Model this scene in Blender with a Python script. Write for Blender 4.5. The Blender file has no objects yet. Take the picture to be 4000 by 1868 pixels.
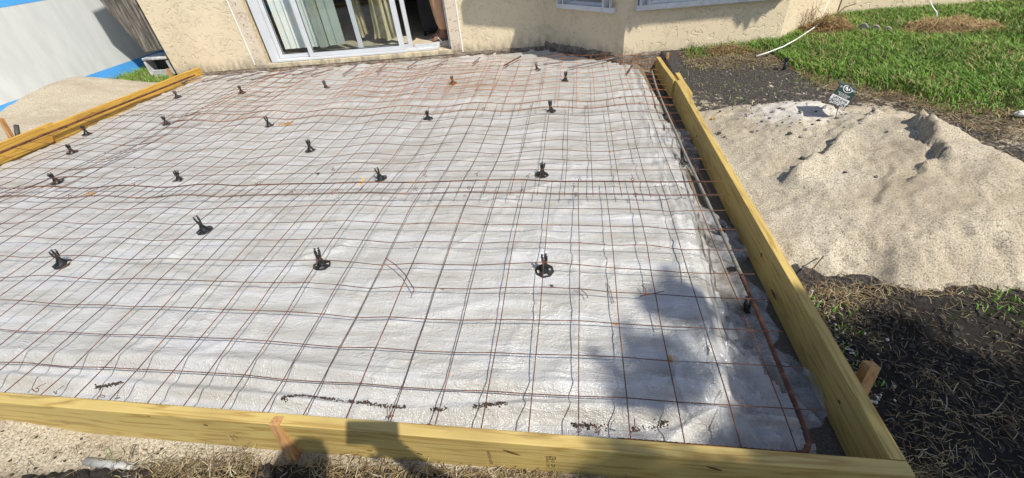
import bpy, bmesh, math, random
import numpy as np
from mathutils import Vector, Matrix, noise
rnd = random.Random(7)
S = 0.1524
sc = bpy.context.scene
COL = sc.collection

# ------------------------------------------------------------------ camera
FPX, CX, CY = 1645.7544, 2000.0, 934.0
CAMP = Vector((-0.6301, -0.6286, 1.2624))
R = Matrix(((0.98910920, 0.12143683, -0.08316297), (0.00895090, -0.61361328, -0.78955597), (-0.14691109, 0.78021269, -0.60801751)))
cam = bpy.data.cameras.new('camera'); camo = bpy.data.objects.new('camera', cam); COL.objects.link(camo)
M = Matrix.Identity(4)
for i in range(3):
    M[i][0] = R[0][i]; M[i][1] = -R[1][i]; M[i][2] = -R[2][i]; M[i][3] = CAMP[i]
camo.matrix_world = M
cam.sensor_width = 36.0; cam.sensor_fit = 'HORIZONTAL'; cam.lens = 36 * FPX / 4000
cam.clip_start = 0.01; cam.clip_end = 500
sc.camera = camo

# ------------------------------------------------------------------ light
SUN = Vector((0.56, -0.50, 1.0)).normalized()
w = bpy.data.worlds.new('World'); sc.world = w; w.use_nodes = True
nt = w.node_tree; bg = nt.nodes['Background']
sky = nt.nodes.new('ShaderNodeTexSky'); sky.sky_type = 'NISHITA'; sky.sun_disc = False
sky.sun_elevation = math.asin(SUN.z); sky.sun_rotation = math.atan2(SUN.x, SUN.y)
nt.links.new(sky.outputs[0], bg.inputs[0]); bg.inputs[1].default_value = 0.105
sl = bpy.data.lights.new('sun', 'SUN'); sl.energy = 4.1; sl.angle = math.radians(0.53); sl.color = (1, 0.945, 0.84)
so = bpy.data.objects.new('sun', sl); COL.objects.link(so)
so.rotation_euler = SUN.to_track_quat('Z', 'Y').to_euler()
sc.view_settings.view_transform = 'Standard'; sc.view_settings.look = 'None'
sc.view_settings.exposure = 0.62; sc.view_settings.gamma = 1.0
sc.render.engine = 'CYCLES'
sc.cycles.max_bounces = 8; sc.cycles.transparent_max_bounces = 16
sc.cycles.use_denoising = True

# ------------------------------------------------------------------ pixel -> point (photo pixels, 4000 wide)
def ray(u, v): return R.transposed() @ Vector(((u - CX) / FPX, (v - CY) / FPX, 1.0))
def onz(u, v, z=0.0):
    d = ray(u, v); return CAMP + d * ((z - CAMP.z) / d.z)
def ony(u, v, y):
    d = ray(u, v); return CAMP + d * ((y - CAMP.y) / d.y)
def onx(u, v, x):
    d = ray(u, v); return CAMP + d * ((x - CAMP.x) / d.x)
def fbm(x, y, z=0.0, o=3):
    a, s, f = 0.0, 1.0, 1.0
    for _ in range(o):
        a += s * noise.noise((x * f, y * f, z + 7.3 * f)); s *= .5; f *= 2.03
    return a
def sm(a, b, x):
    t = min(1.0, max(0.0, (x - a) / (b - a))); return t * t * (3 - 2 * t)
def lerp(a, b, t): return a + (b - a) * t

# ------------------------------------------------------------------ materials
def newmat(name):
    m = bpy.data.materials.new(name); m.use_nodes = True
    return m, m.node_tree, m.node_tree.nodes['Principled BSDF']
def N(nt, t, **k):
    n = nt.nodes.new(t)
    for a, b in k.items(): setattr(n, a, b)
    return n
def coords(nt, kind='Object', scale=(1, 1, 1)):
    tc = N(nt, 'ShaderNodeTexCoord'); mp = N(nt, 'ShaderNodeMapping'); mp.inputs['Scale'].default_value = scale
    if kind == 'Position':
        g = N(nt, 'ShaderNodeNewGeometry'); nt.links.new(g.outputs['Position'], mp.inputs[0])
    else: nt.links.new(tc.outputs[kind], mp.inputs[0])
    return mp.outputs[0]
def noise_tex(nt, vec, scale, detail=4, rough=.55, dist=0.0):
    n = N(nt, 'ShaderNodeTexNoise'); n.inputs['Scale'].default_value = scale; n.inputs['Detail'].default_value = detail
    n.inputs['Roughness'].default_value = rough; n.inputs['Distortion'].default_value = dist
    nt.links.new(vec, n.inputs['Vector']); return n.outputs['Fac']
def ramp(nt, fac, stops, interp='LINEAR'):
    r = N(nt, 'ShaderNodeValToRGB'); e = r.color_ramp.elements; r.color_ramp.interpolation = interp
    while len(e) < len(stops): e.new(0.5)
    for el, (p, c) in zip(e, stops):
        el.position = p; el.color = (c, c, c, 1) if not isinstance(c, (tuple, list)) else (*c[:3], 1)
    nt.links.new(fac, r.inputs[0]); return r.outputs[0]
def mix(nt, fac, a, b, bt='MIX'):
    m = N(nt, 'ShaderNodeMix'); m.data_type = 'RGBA'; m.blend_type = bt
    for sock, v in ((m.inputs[0], fac), (m.inputs[6], a), (m.inputs[7], b)):
        if isinstance(v, (int, float)): sock.default_value = v
        elif isinstance(v, (tuple, list)): sock.default_value = (*v[:3], 1)
        else: nt.links.new(v, sock)
    return m.outputs[2]
def bump(nt, bsdf, h, strength=.3, dist=.01):
    b = N(nt, 'ShaderNodeBump'); b.inputs['Strength'].default_value = strength; b.inputs['Distance'].default_value = dist
    nt.links.new(h, b.inputs['Height']); nt.links.new(b.outputs[0], bsdf.inputs['Normal']); return b
def attr(nt, name):
    a = N(nt, 'ShaderNodeAttribute'); a.attribute_name = name; return a.outputs['Color'], a.outputs['Fac']
def simple(name, c, rough=.6, var=.25, scale=8, spec=.4, metal=0, bs=0.0, bd=.002, bscale=60):
    m, nt, b = newmat(name); v = coords(nt, 'Object')
    f = noise_tex(nt, v, scale, 5)
    col = ramp(nt, f, [(.3, tuple(x * (1 - var) for x in c)), (.7, tuple(min(1, x * (1 + var)) for x in c))])
    nt.links.new(col, b.inputs['Base Color']); b.inputs['Roughness'].default_value = rough
    b.inputs['Specular IOR Level'].default_value = spec; b.inputs['Metallic'].default_value = metal
    if bs: bump(nt, b, noise_tex(nt, v, bscale, 4), bs, bd)
    return m

def wood_mat(name, axis, light, mid, dark, knots=True, seed=0.0):
    """planed board: grain lines run along axis (0 = x, 1 = y, 2 = z)"""
    m, nt, b = newmat(name)
    s1 = [9, 9, 9]; s1[axis] = .55
    s2 = [170, 170, 170]; s2[axis] = 3
    v1 = coords(nt, 'Position', s1); v2 = coords(nt, 'Position', s2); v0 = coords(nt, 'Position', (1, 1, 1))
    d = noise_tex(nt, v1, 1.3, 3, .5)
    ma = N(nt, 'ShaderNodeMath', operation='MULTIPLY'); ma.inputs[1].default_value = 11.0; nt.links.new(d, ma.inputs[0])
    fr = N(nt, 'ShaderNodeMath', operation='PINGPONG'); fr.inputs[1].default_value = .5; nt.links.new(ma.outputs[0], fr.inputs[0])
    g = ramp(nt, fr.outputs[0], [(0.0, tuple(x * .82 for x in mid)), (.22, light), (.7, light), (1.0, mid)])
    fine = noise_tex(nt, v2, 1.0, 3, .6)
    g = mix(nt, ramp(nt, fine, [(.5, 0.0), (.72, .65)]), g, mid)
    big = noise_tex(nt, v0, 2.6, 3)
    g = mix(nt, ramp(nt, big, [(.45, 0.0), (.75, .6)]), g, dark); g = mix(nt, ramp(nt, noise_tex(nt, coords(nt, 'Position', tuple(1.2 if k == axis else 7 for k in range(3))), 3.0, 5, .65), [(.58, 0.0), (.70, .55)]), g, tuple(x * .55 for x in dark))
    sp = noise_tex(nt, v0, 38, 3)
    g = mix(nt, ramp(nt, sp, [(.68, 0.0), (.78, .5)]), g, dark)
    nt.links.new(g, b.inputs['Base Color']); b.inputs['Roughness'].default_value = .62
    b.inputs['Specular IOR Level'].default_value = .3
    bump(nt, b, fine, .25, .002)
    return m

PINE_L, PINE_M, PINE_D = (.45, .34, .12), (.375, .24, .066), (.27, .19, .07)
WOODX = wood_mat('treated_pine_x', 0, PINE_L, PINE_M, PINE_D)
WOODY = wood_mat('treated_pine_y', 1, (.46, .34, .115), (.37, .245, .07), (.27, .19, .072))
WOODL = wood_mat('treated_pine_wet', 1, (.52, .31, .06), (.42, .235, .04), (.30, .16, .035))
WOODS = wood_mat('stake_wood', 2, (.43, .24, .10), (.33, .17, .065), (.20, .11, .05))
KNOT = simple('knot_wood', (.10, .055, .025), .7, .5, 60)

# stucco
def stucco(name, base, dirt=True):
    m, nt, b = newmat(name); v = coords(nt, 'Position')
    n0 = noise_tex(nt, v, 2.2, 4)
    col = ramp(nt, n0, [(.3, tuple(x * .93 for x in base)), (.7, tuple(min(1, x * 1.04) for x in base))])
    # drips of dirt rising from the foot
    sx = N(nt, 'ShaderNodeSeparateXYZ'); nt.links.new(v, sx.inputs[0])
    vs = coords(nt, 'Position', (9, 9, 3)); sn = noise_tex(nt, vs, 1.6, 6, .65)
    mm = N(nt, 'ShaderNodeMapRange'); mm.inputs[1].default_value = .30; mm.inputs[2].default_value = -.06; nt.links.new(sx.outputs[2], mm.inputs[0])
    mu = N(nt, 'ShaderNodeMath', operation='MULTIPLY'); nt.links.new(mm.outputs[0], mu.inputs[0]); nt.links.new(sn, mu.inputs[1])
    col = mix(nt, ramp(nt, mu.outputs[0], [(.30, 0.0), (.55, .75)]), col, (.20, .17, .125))
    sp = noise_tex(nt, coords(nt, 'Position', (20, 20, 14)), 1.5, 3)
    col = mix(nt, ramp(nt, sp, [(.745, 0.0), (.77, .8)]), col, (.16, .11, .07))
    gm = N(nt, 'ShaderNodeMath', operation='MULTIPLY'); nt.links.new(ramp(nt, noise_tex(nt, coords(nt, 'Position', (1, 1, .8)), 15, 2, .5, 2.0), [(.47, 0.0), (.495, 1.0), (.515, 0.0)]), gm.inputs[0]); nt.links.new(ramp(nt, noise_tex(nt, v, 4.5, 4, .6), [(.50, 0.0), (.60, 1.0)]), gm.inputs[1])
    col = mix(nt, ramp(nt, gm.outputs[0], [(.2, 0.0), (.9, .42)]), col, (.30, .23, .15))
    nt.links.new(col, b.inputs['Base Color']); b.inputs['Roughness'].default_value = .85; b.inputs['Specular IOR Level'].default_value = .2
    a = noise_tex(nt, v, 13, 3, .5, 1.5); c = ramp(nt, a, [(.36, 0.0), (.42, 1.0)])
    wv = noise_tex(nt, v, 11, 2, .5, 2.5)
    c2 = ramp(nt, wv, [(.485, 1.0), (.50, .0), (.515, 1.0)])
    add = N(nt, 'ShaderNodeMath', operation='MULTIPLY_ADD'); add.inputs[1].default_value = -1.0
    nt.links.new(gm.outputs[0], add.inputs[0]); nt.links.new(c, add.inputs[2])
    bump(nt, b, add.outputs[0], .6, .008)
    return m
STUCCO = stucco('stucco_cream', (.60, .505, .355))
STUCCO_PATCH = stucco('stucco_patch', (.57, .485, .38))
SILLCREAM = stucco('stucco_sill', (.62, .53, .37))
def footing_mat():
    m, nt, b = newmat('rough_footing'); v = coords(nt, 'Position')
    a = noise_tex(nt, v, 14, 8, .7); c = noise_tex(nt, v, 70, 4, .7)
    col = ramp(nt, a, [(.3, (.10, .072, .055)), (.5, (.25, .20, .155)), (.68, (.42, .36, .30))])
    col = mix(nt, ramp(nt, c, [(.45, 0.0), (.65, .8)]), col, (.07, .05, .04))
    nt.links.new(col, b.inputs['Base Color']); b.inputs['Roughness'].default_value = .95
    bump(nt, b, c, 1.0, .02); return m
FOOTING = footing_mat()
WHITE = simple('white_aluminium', (.52, .535, .56), .35, .06, 5, .5)
GREYAL = simple('grey_aluminium', (.52, .53, .54), .4, .15, 20, .5)
BLACKP = simple('black_plastic', (.016, .016, .017), .38, .4, 40, .5)
GASKET = simple('black_gasket', (.02, .02, .02), .6, .2)
BLINDM = simple('blind_vinyl', (.72, .74, .71), .55, .05, 3)
CURT = simple('curtain_cloth', (.50, .43, .26), .85, .25, 14)
TILE = simple('floor_tile', (.50, .43, .33), .45, .2, 9)
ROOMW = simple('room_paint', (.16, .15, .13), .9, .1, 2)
DARKF = simple('dark_fabric', (.018, .018, .022), .8, .4, 12)
ROOFM = simple('roof_soffit', (.62, .55, .40), .8, .1, 3)
TILEROOF = simple('roof_clay', (.33, .17, .10), .8, .25, 6)
WHITEP = simple('white_vinyl', (.72, .72, .70), .4, .05, 6)
GREYPAN = None
def glass_mat():
    m, nt, b = newmat('window_glass')
    out = nt.nodes['Material Output']; tr = N(nt, 'ShaderNodeBsdfTransparent'); tr.inputs[0].default_value = (.955, .97, .965, 1)
    gl = N(nt, 'ShaderNodeBsdfGlossy'); gl.inputs['Roughness'].default_value = .02
    fr = N(nt, 'ShaderNodeLayerWeight'); fr.inputs[0].default_value = .5
    pw = N(nt, 'ShaderNodeMath', operation='POWER'); pw.inputs[1].default_value = 5.0; nt.links.new(fr.outputs['Facing'], pw.inputs[0])
    mr = N(nt, 'ShaderNodeMapRange'); mr.inputs[3].default_value = .035; mr.inputs[4].default_value = .95; nt.links.new(pw.outputs[0], mr.inputs[0])
    ms = N(nt, 'ShaderNodeMixShader'); nt.links.new(mr.outputs[0], ms.inputs[0]); nt.links.new(tr.outputs[0], ms.inputs[1]); nt.links.new(gl.outputs[0], ms.inputs[2])
    nt.links.new(ms.outputs[0], out.inputs[0]); return m
GLASS = glass_mat()
def rust_mat():
    m, nt, b = newmat('rusty_wire'); v = coords(nt, 'Position')
    f = noise_tex(nt, v, 13, 4)
    col = ramp(nt, f, [(.3, (.050, .019, .013)), (.50, (.080, .028, .016)), (.62, (.15, .052, .02)), (.76, (.30, .115, .028))])
    nt.links.new(col, b.inputs['Base Color']); b.inputs['Roughness'].default_value = .75; return m
RUST = rust_mat()
def rust2_mat():
    m, nt, b = newmat('orange_rust_wire'); v = coords(nt, 'Position')
    f = noise_tex(nt, v, 11, 4)
    col = ramp(nt, f, [(.3, (.16, .048, .015)), (.5, (.28, .090, .02)), (.7, (.42, .16, .03))])
    nt.links.new(col, b.inputs['Base Color']); b.inputs['Roughness'].default_value = .75; return m
RUST2 = rust2_mat()
def rebar_mat(name, rustfrom=None):
    m, nt, b = newmat(name); v = coords(nt, 'Position')
    f = noise_tex(nt, v, 20, 5)
    grey = ramp(nt, f, [(.3, (.085, .08, .072)), (.5, (.20, .19, .17)), (.66, (.20, .12, .065))])
    rust = ramp(nt, f, [(.3, (.030, .014, .009)), (.5, (.080, .030, .015)), (.66, (.17, .065, .026))])
    if rustfrom is None: col = grey
    elif rustfrom == 'all': col = rust
    else:
        sx = N(nt, 'ShaderNodeSeparateXYZ'); nt.links.new(v, sx.inputs[0])
        ad = N(nt, 'ShaderNodeMath', operation='MULTIPLY_ADD'); ad.inputs[1].default_value = .12; nt.links.new(f, ad.inputs[0]); nt.links.new(sx.outputs[1], ad.inputs[2])
        mr = N(nt, 'ShaderNodeMapRange'); mr.inputs[1].default_value = rustfrom + .08; mr.inputs[2].default_value = rustfrom + .04; nt.links.new(ad.outputs[0], mr.inputs[0])
        col = mix(nt, mr.outputs[0], grey, rust)
    nt.links.new(col, b.inputs['Base Color']); b.inputs['Roughness'].default_value = .8; bump(nt, b, noise_tex(nt, v, 160, 3, .7), .9, .004)
    return m
REBAR = rebar_mat('grey_rebar'); REBAR2 = rebar_mat('half_rusted_rebar', .78); REBARR = rebar_mat('rusted_rebar', 'all')
DOWELM = simple('dowel_steel', (.16, .15, .155), .6, .45, 30)

# sand, soil and earth
def sand_cols(nt, v):
    a = noise_tex(nt, v, 3.5, 4); g = noise_tex(nt, v, 150, 3, .72)
    a2 = noise_tex(nt, coords(nt, 'Position', (1, 1.7, 1)), 1.6, 5, .65)
    col = ramp(nt, a, [(.3, (.37, .32, .24)), (.7, (.45, .40, .31))])
    col = mix(nt, ramp(nt, g, [(.36, .95), (.49, 0.0)]), col, (.12, .095, .065))
    col = mix(nt, ramp(nt, g, [(.55, 0.0), (.67, .75)]), col, (.64, .585, .48))
    col = mix(nt, ramp(nt, a2, [(.44, 0.0), (.66, .55)]), col, (.26, .205, .14))
    return col, g
def sand_mat(name, greycap=False):
    m, nt, b = newmat(name); v = coords(nt, 'Position'); col, g = sand_cols(nt, v)
    if greycap:
        ca, fa = attr(nt, 'tint')
        sc_ = N(nt, 'ShaderNodeSeparateColor'); nt.links.new(ca, sc_.inputs[0])
        p = noise_tex(nt, v, 22, 5, .7)
        ad = N(nt, 'ShaderNodeMath', operation='ADD'); nt.links.new(p, ad.inputs[0]); nt.links.new(sc_.outputs[0], ad.inputs[1])
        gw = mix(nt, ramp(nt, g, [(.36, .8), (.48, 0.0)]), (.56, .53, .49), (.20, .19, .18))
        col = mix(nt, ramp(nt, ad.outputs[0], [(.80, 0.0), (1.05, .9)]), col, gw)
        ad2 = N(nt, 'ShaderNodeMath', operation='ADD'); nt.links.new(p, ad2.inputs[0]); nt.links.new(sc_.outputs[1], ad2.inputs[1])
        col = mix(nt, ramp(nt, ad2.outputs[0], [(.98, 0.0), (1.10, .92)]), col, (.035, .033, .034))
    nt.links.new(col, b.inputs['Base Color']); b.inputs['Roughness'].default_value = .95; b.inputs['Specular IOR Level'].default_value = .15
    bump(nt, b, g, .8, .006); return m
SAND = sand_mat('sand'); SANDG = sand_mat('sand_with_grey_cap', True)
def ground_mat():
    m, nt, b = newmat('ground'); v = coords(nt, 'Position'); sand, g = sand_cols(nt, v)
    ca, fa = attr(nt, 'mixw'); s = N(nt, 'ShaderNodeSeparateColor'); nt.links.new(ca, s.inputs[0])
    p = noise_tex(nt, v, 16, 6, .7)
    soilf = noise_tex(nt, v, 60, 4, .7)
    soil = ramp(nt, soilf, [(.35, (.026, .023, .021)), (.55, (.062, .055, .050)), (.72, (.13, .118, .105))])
    chip = N(nt, 'ShaderNodeTexVoronoi'); chip.inputs['Scale'].default_value = 85; nt.links.new(v, chip.inputs['Vector'])
    soil = mix(nt, ramp(nt, chip.outputs['Distance'], [(.10, .75), (.17, 0.0)]), soil, (.22, .21, .20))
    earth = ramp(nt, p, [(.3, (.05, .038, .022)), (.6, (.11, .085, .045))])
    def thr(x):
        a = N(nt, 'ShaderNodeMath', operation='ADD'); nt.links.new(p, a.inputs[0]); nt.links.new(x, a.inputs[1])
        return ramp(nt, a.outputs[0], [(.93, 0.0), (1.03, 1.0)])
    soil = mix(nt, s.outputs[2], soil, mix(nt, soilf, (.010, .009, .008), (.030, .026, .023))); shaded_sand = mix(nt, s.outputs[2], sand, (.105, .088, .072)); col = mix(nt, thr(s.outputs[1]), earth, soil); col = mix(nt, thr(s.outputs[0]), col, shaded_sand)  # third weight: blacker soil, and sand darkened to paint in the trench shade
    nt.links.new(col, b.inputs['Base Color']); b.inputs['Roughness'].default_value = .95; b.inputs['Specular IOR Level'].default_value = .12
    bump(nt, b, soilf, .9, .012); return m
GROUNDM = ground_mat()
def tint_mat(name, rough=.6, spec=.25, sss=False):
    m, nt, b = newmat(name); c, f = attr(nt, 'tint'); nt.links.new(c, b.inputs['Base Color'])
    b.inputs['Roughness'].default_value = rough; b.inputs['Specular IOR Level'].default_value = spec; return m
BLADE = tint_mat('grass_blade', .5, .35); STRAWM = tint_mat('straw', .8, .2); PEBM = tint_mat('stone_chip', .9, .2); LEAFM = tint_mat('leaf', .5, .3)
def plastic_mat():
    m, nt, b = newmat('white_plastic_sheet'); v = coords(nt, 'Position')
    ca, fa = attr(nt, 'tint'); s = N(nt, 'ShaderNodeSeparateColor'); nt.links.new(ca, s.inputs[0])
    v2 = coords(nt, 'Position', (1.0, 5.5, 1)); big = noise_tex(nt, v2, 2.0, 5, .6)
    col = ramp(nt, big, [(.28, (.33, .315, .28)), (.48, (.415, .405, .385)), (.60, (.45, .447, .445)), (.75, (.46, .465, .49))])
    st = noise_tex(nt, coords(nt, 'Position', (4, 26, 1)), 2.0, 5, .65)
    # brown smears, stronger where the sheet is stained
    a = N(nt, 'ShaderNodeMath', operation='ADD'); nt.links.new(st, a.inputs[0]); nt.links.new(s.outputs[0], a.inputs[1])
    col = mix(nt, ramp(nt, a.outputs[0], [(.74, 0.0), (1.1, .55)]), col, (.27, .20, .135))
    a3 = N(nt, 'ShaderNodeMath', operation='ADD'); nt.links.new(noise_tex(nt, v, 24, 5, .65), a3.inputs[0]); nt.links.new(s.outputs[1], a3.inputs[1])
    col = mix(nt, ramp(nt, a3.outputs[0], [(.95, 0.0), (1.35, .85)]), col, (.38, .21, .045))
    spk = noise_tex(nt, coords(nt, 'Position', (1, 1.6, 1)), 150, 2, .6)
    col = mix(nt, ramp(nt, spk, [(.62, 0.0), (.71, .42)]), col, (.25, .245, .235))
    nt.links.new(col, b.inputs['Base Color']); b.inputs['Roughness'].default_value = .19; b.inputs['Specular IOR Level'].default_value = .65; b.inputs['Subsurface Weight'].default_value = .45; b.inputs['Subsurface Radius'].default_value = (1, 1, 1); b.inputs['Subsurface Scale'].default_value = .004
    cr = ramp(nt, noise_tex(nt, coords(nt, 'Position', (1.4, 6, 2)), 1.7, 5, .55, .8), [(.465, 0.0), (.50, 1.0), (.535, 0.0)])
    cr2 = ramp(nt, noise_tex(nt, coords(nt, 'Position', (5, 3, 2)), 2.3, 4, .6, 1.2), [(.47, 0.0), (.50, .8), (.53, 0.0)])
    ca_ = N(nt, 'ShaderNodeMath', operation='ADD'); nt.links.new(cr, ca_.inputs[0]); nt.links.new(cr2, ca_.inputs[1])
    col = mix(nt, ramp(nt, ca_.outputs[0], [(.5, 0.0), (1.2, .22)]), col, (.50, .50, .50))
    nt.links.new(col, b.inputs['Base Color'])
    cb = N(nt, 'ShaderNodeMath', operation='MULTIPLY_ADD'); cb.inputs[1].default_value = .40; nt.links.new(ca_.outputs[0], cb.inputs[0]); nt.links.new(spk, cb.inputs[2]); spk = cb.outputs[0]
    h = N(nt, 'ShaderNodeMath', operation='MULTIPLY_ADD'); h.inputs[1].default_value = 2.2
    nt.links.new(noise_tex(nt, coords(nt, 'Position', (3, 14, 3)), 3, 4, .6), h.inputs[0]); nt.links.new(spk, h.inputs[2])
    bump(nt, b, h.outputs[0], .7, .006); return m
PLASTIC = plastic_mat()
def clear_mat():
    m, nt, b = newmat('clear_plastic'); out = nt.nodes['Material Output']; v = coords(nt, 'Position')
    b.inputs['Base Color'].default_value = (.47, .475, .485, 1); b.inputs['Roughness'].default_value = .13
    bump(nt, b, noise_tex(nt, v, 40, 4), .4, .006)
    tr = N(nt, 'ShaderNodeBsdfTransparent'); ms = N(nt, 'ShaderNodeMixShader')
    f = ramp(nt, noise_tex(nt, coords(nt, 'Position', (5, 5, 5)), 2, 4, .6), [(.35, .12), (.68, .55)])
    nt.links.new(f, ms.inputs[0]); nt.links.new(tr.outputs[0], ms.inputs[1]); nt.links.new(b.outputs[0], ms.inputs[2]); nt.links.new(ms.outputs[0], out.inputs[0]); return m
CLEAR = clear_mat()

# ------------------------------------------------------------------ mesh helpers
class MB:
    def __init__(s): s.v = []; s.f = []; s.c = []; s.smooth = False
    def add(s, v, f, col=None):
        o = len(s.v); s.v += [tuple(p) for p in v]; s.f += [tuple(i + o for i in q) for q in f]
        if col is not None: s.c += [col] * len(v)
        return s
    def box(s, x0, x1, y0, y1, z0, z1, T=None, col=None):
        v = [Vector((x, y, z)) for z in (z0, z1) for y in (y0, y1) for x in (x0, x1)]
        if T: v = [T(p) for p in v]
        return s.add(v, [(0, 2, 3, 1), (4, 5, 7, 6), (0, 1, 5, 4), (2, 6, 7, 3), (0, 4, 6, 2), (1, 3, 7, 5)], col)
    def tube(s, pts, r, n=6, cap=True, col=None):
        pts = [Vector(p) for p in pts]; v = []; f = []; m = len(pts)
        rr = r if isinstance(r, (list, tuple)) else [r] * m
        up = Vector((0, 0, 1))
        for i, p in enumerate(pts):
            t = (pts[min(i + 1, m - 1)] - pts[max(i - 1, 0)])
            t = t.normalized() if t.length > 1e-9 else Vector((1, 0, 0))
            a = t.cross(up)
            if a.length < .05: a = t.cross(Vector((1, 0, 0)))
            a.normalize(); b = t.cross(a)
            for k in range(n):
                q = 2 * math.pi * k / n; v.append(p + (a * math.cos(q) + b * math.sin(q)) * rr[i])
        for i in range(m - 1):
            for k in range(n):
                k2 = (k + 1) % n; f.append((i * n + k, i * n + k2, (i + 1) * n + k2, (i + 1) * n + k))
        if cap: f.append(tuple(range(n))[::-1]); f.append(tuple((m - 1) * n + k for k in range(n)))
        return s.add(v, f, col)
    def lathe(s, prof, n=16, o=(0, 0, 0), T=None):
        v = [Vector((r * math.cos(2 * math.pi * k / n) + o[0], r * math.sin(2 * math.pi * k / n) + o[1], z + o[2])) for r, z in prof for k in range(n)]
        if T: v = [T(p) for p in v]
        f = [(i * n + k, i * n + (k + 1) % n, (i + 1) * n + (k + 1) % n, (i + 1) * n + k) for i in range(len(prof) - 1) for k in range(n)]
        f.append(tuple(range(n))[::-1]); f.append(tuple((len(prof) - 1) * n + k for k in range(n)))
        return s.add(v, f)
    def build(s, name, mat, parent=None, smooth=False, bevel=0.0, loc=None):
        me = bpy.data.meshes.new(name); o = bpy.data.objects.new(name, me); COL.objects.link(o)
        off = Vector((0, 0, 0))
        if parent is not None: o.parent = parent; off = world_loc(parent)
        elif loc is not None: off = Vector(loc); o.location = off
        me.from_pydata([(p[0] - off.x, p[1] - off.y, p[2] - off.z) for p in s.v], [], s.f)
        if s.c:
            a = me.color_attributes.new('tint', 'FLOAT_COLOR', 'POINT')
            a.data.foreach_set('color', np.array([(*c[:3], 1.0) for c in s.c], dtype=np.float32).ravel())
        if bevel:
            bm = bmesh.new(); bm.from_mesh(me); bmesh.ops.recalc_face_normals(bm, faces=bm.faces)
            bmesh.ops.bevel(bm, geom=[e for e in bm.edges if e.calc_face_angle(0) > .5], offset=bevel, segments=2, affect='EDGES', profile=.5)
            bm.to_mesh(me); bm.free()
        else:
            bm = bmesh.new(); bm.from_mesh(me); bmesh.ops.recalc_face_normals(bm, faces=bm.faces); bm.to_mesh(me); bm.free()
        me.materials.append(mat)
        if smooth: me.polygons.foreach_set('use_smooth', [True] * len(me.polygons))
        me.update(); return o
def world_loc(o):
    p = Vector((0, 0, 0))
    while o is not None: p += o.location; o = o.parent
    return p
def shade(c, a, b):
    k = rnd.uniform(a, b); return tuple(v * k for v in c)
def tag(o, label=None, cat=None, group=None, kind=None):
    if label: o['label'] = label
    if cat: o['category'] = cat
    if group: o['group'] = group
    if kind: o['kind'] = kind
    return o
def thing(name, label, cat, loc=(0, 0, 0), group=None):
    o = bpy.data.objects.new(name, None); COL.objects.link(o); o.location = loc; o.empty_display_size = .1
    return tag(o, label, cat, group)
def copy_tree(o, parent=None):
    c = o.copy(); COL.objects.link(c)
    if parent is not None: c.parent = parent
    for ch in list(o.children): copy_tree(ch, c)
    return c
def grid_mesh(name, xs, ys, zf, mat, colf=None, attrname='tint', parent=None, smooth=True, keep=None):
    v = []; c = []
    for y in ys:
        for x in xs:
            v.append((x, y, zf(x, y)))
            if colf: c.append((*colf(x, y), 1.0))
    nx = len(xs); f = []
    for j in range(len(ys) - 1):
        for i in range(nx - 1):
            if keep and not keep((xs[i] + xs[i + 1]) / 2, (ys[j] + ys[j + 1]) / 2): continue
            a = j * nx + i; f.append((a, a + 1, a + nx + 1, a + nx))
    me = bpy.data.meshes.new(name); o = bpy.data.objects.new(name, me); COL.objects.link(o)
    me.from_pydata(v, [], f)
    if colf:
        a = me.color_attributes.new(attrname, 'FLOAT_COLOR', 'POINT'); a.data.foreach_set('color', np.array(c, dtype=np.float32).ravel())
    me.materials.append(mat)
    if smooth: me.polygons.foreach_set('use_smooth', [True] * len(me.polygons))
    if keep:
        bm = bmesh.new(); bm.from_mesh(me); bmesh.ops.delete(bm, geom=[x for x in bm.verts if not x.link_faces], context='VERTS'); bm.to_mesh(me); bm.free()
    if parent is not None: o.parent = parent
    return o
def frange(a, b, st): return [a + (b - a) * i / max(1, round((b - a) / st)) for i in range(max(1, round((b - a) / st)) + 1)]

# ------------------------------------------------------------------ plan of the place
P0 = Vector((-1.363, 4.887, 0)); U = Vector((.99704, .0768, 0)); V = Vector((-.0768, .99704, 0))   # wall line: s along U, t back along V
def H(s, t, z): return P0 + U * s + V * t + Vector((0, 0, z))
def HT(p): return H(p[0], p[1], p[2])
def wall_y(x): return P0.y + .07703 * (x - P0.x)
BAY = [Vector((-1.005, 4.914, 0)), Vector((-.143, 4.171, 0)), Vector((1.410, 4.291, 0)), Vector((2.31, 5.17, 0))]
def house_y(x):
    y = wall_y(x)
    if BAY[0].x < x < BAY[1].x: y = lerp(BAY[0].y, BAY[1].y, (x - BAY[0].x) / (BAY[1].x - BAY[0].x))
    elif BAY[1].x <= x < BAY[2].x: y = lerp(BAY[1].y, BAY[2].y, (x - BAY[1].x) / (BAY[2].x - BAY[1].x))
    elif BAY[2].x <= x < BAY[3].x: y = lerp(BAY[2].y, BAY[3].y, (x - BAY[2].x) / (BAY[3].x - BAY[2].x))
    return y
FX0, FX1 = .210, .248          # right form inner / outer face
FY0, FY1 = -.030, .010         # near form outer / inner face
LX = -5.45                     # left form inner face
BY = [0, .3, 1.2, 1.6, 2.1, 2.7, 3.3, 5.2]; BZ = [-.034, -.034, -.032, -.045, -.072, -.072, -.065, -.080]
def base_z(y): return float(np.interp(y, BY, BZ))
FOLDY = [0, .2, .4, .91, 1.19, 1.78, 3.3, 3.9]; FOLDX = [-.21, -.19, -.16, -.12, -.085, -.03, -.02, -.04]
def slab_z(x, y):
    z = base_z(y)
    z = lerp(-.095, z, sm(.10, .27, y))
    xf = float(np.interp(y, FOLDY, FOLDX))
    return lerp(z, -.165, sm(xf, xf + .15, x))
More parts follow.
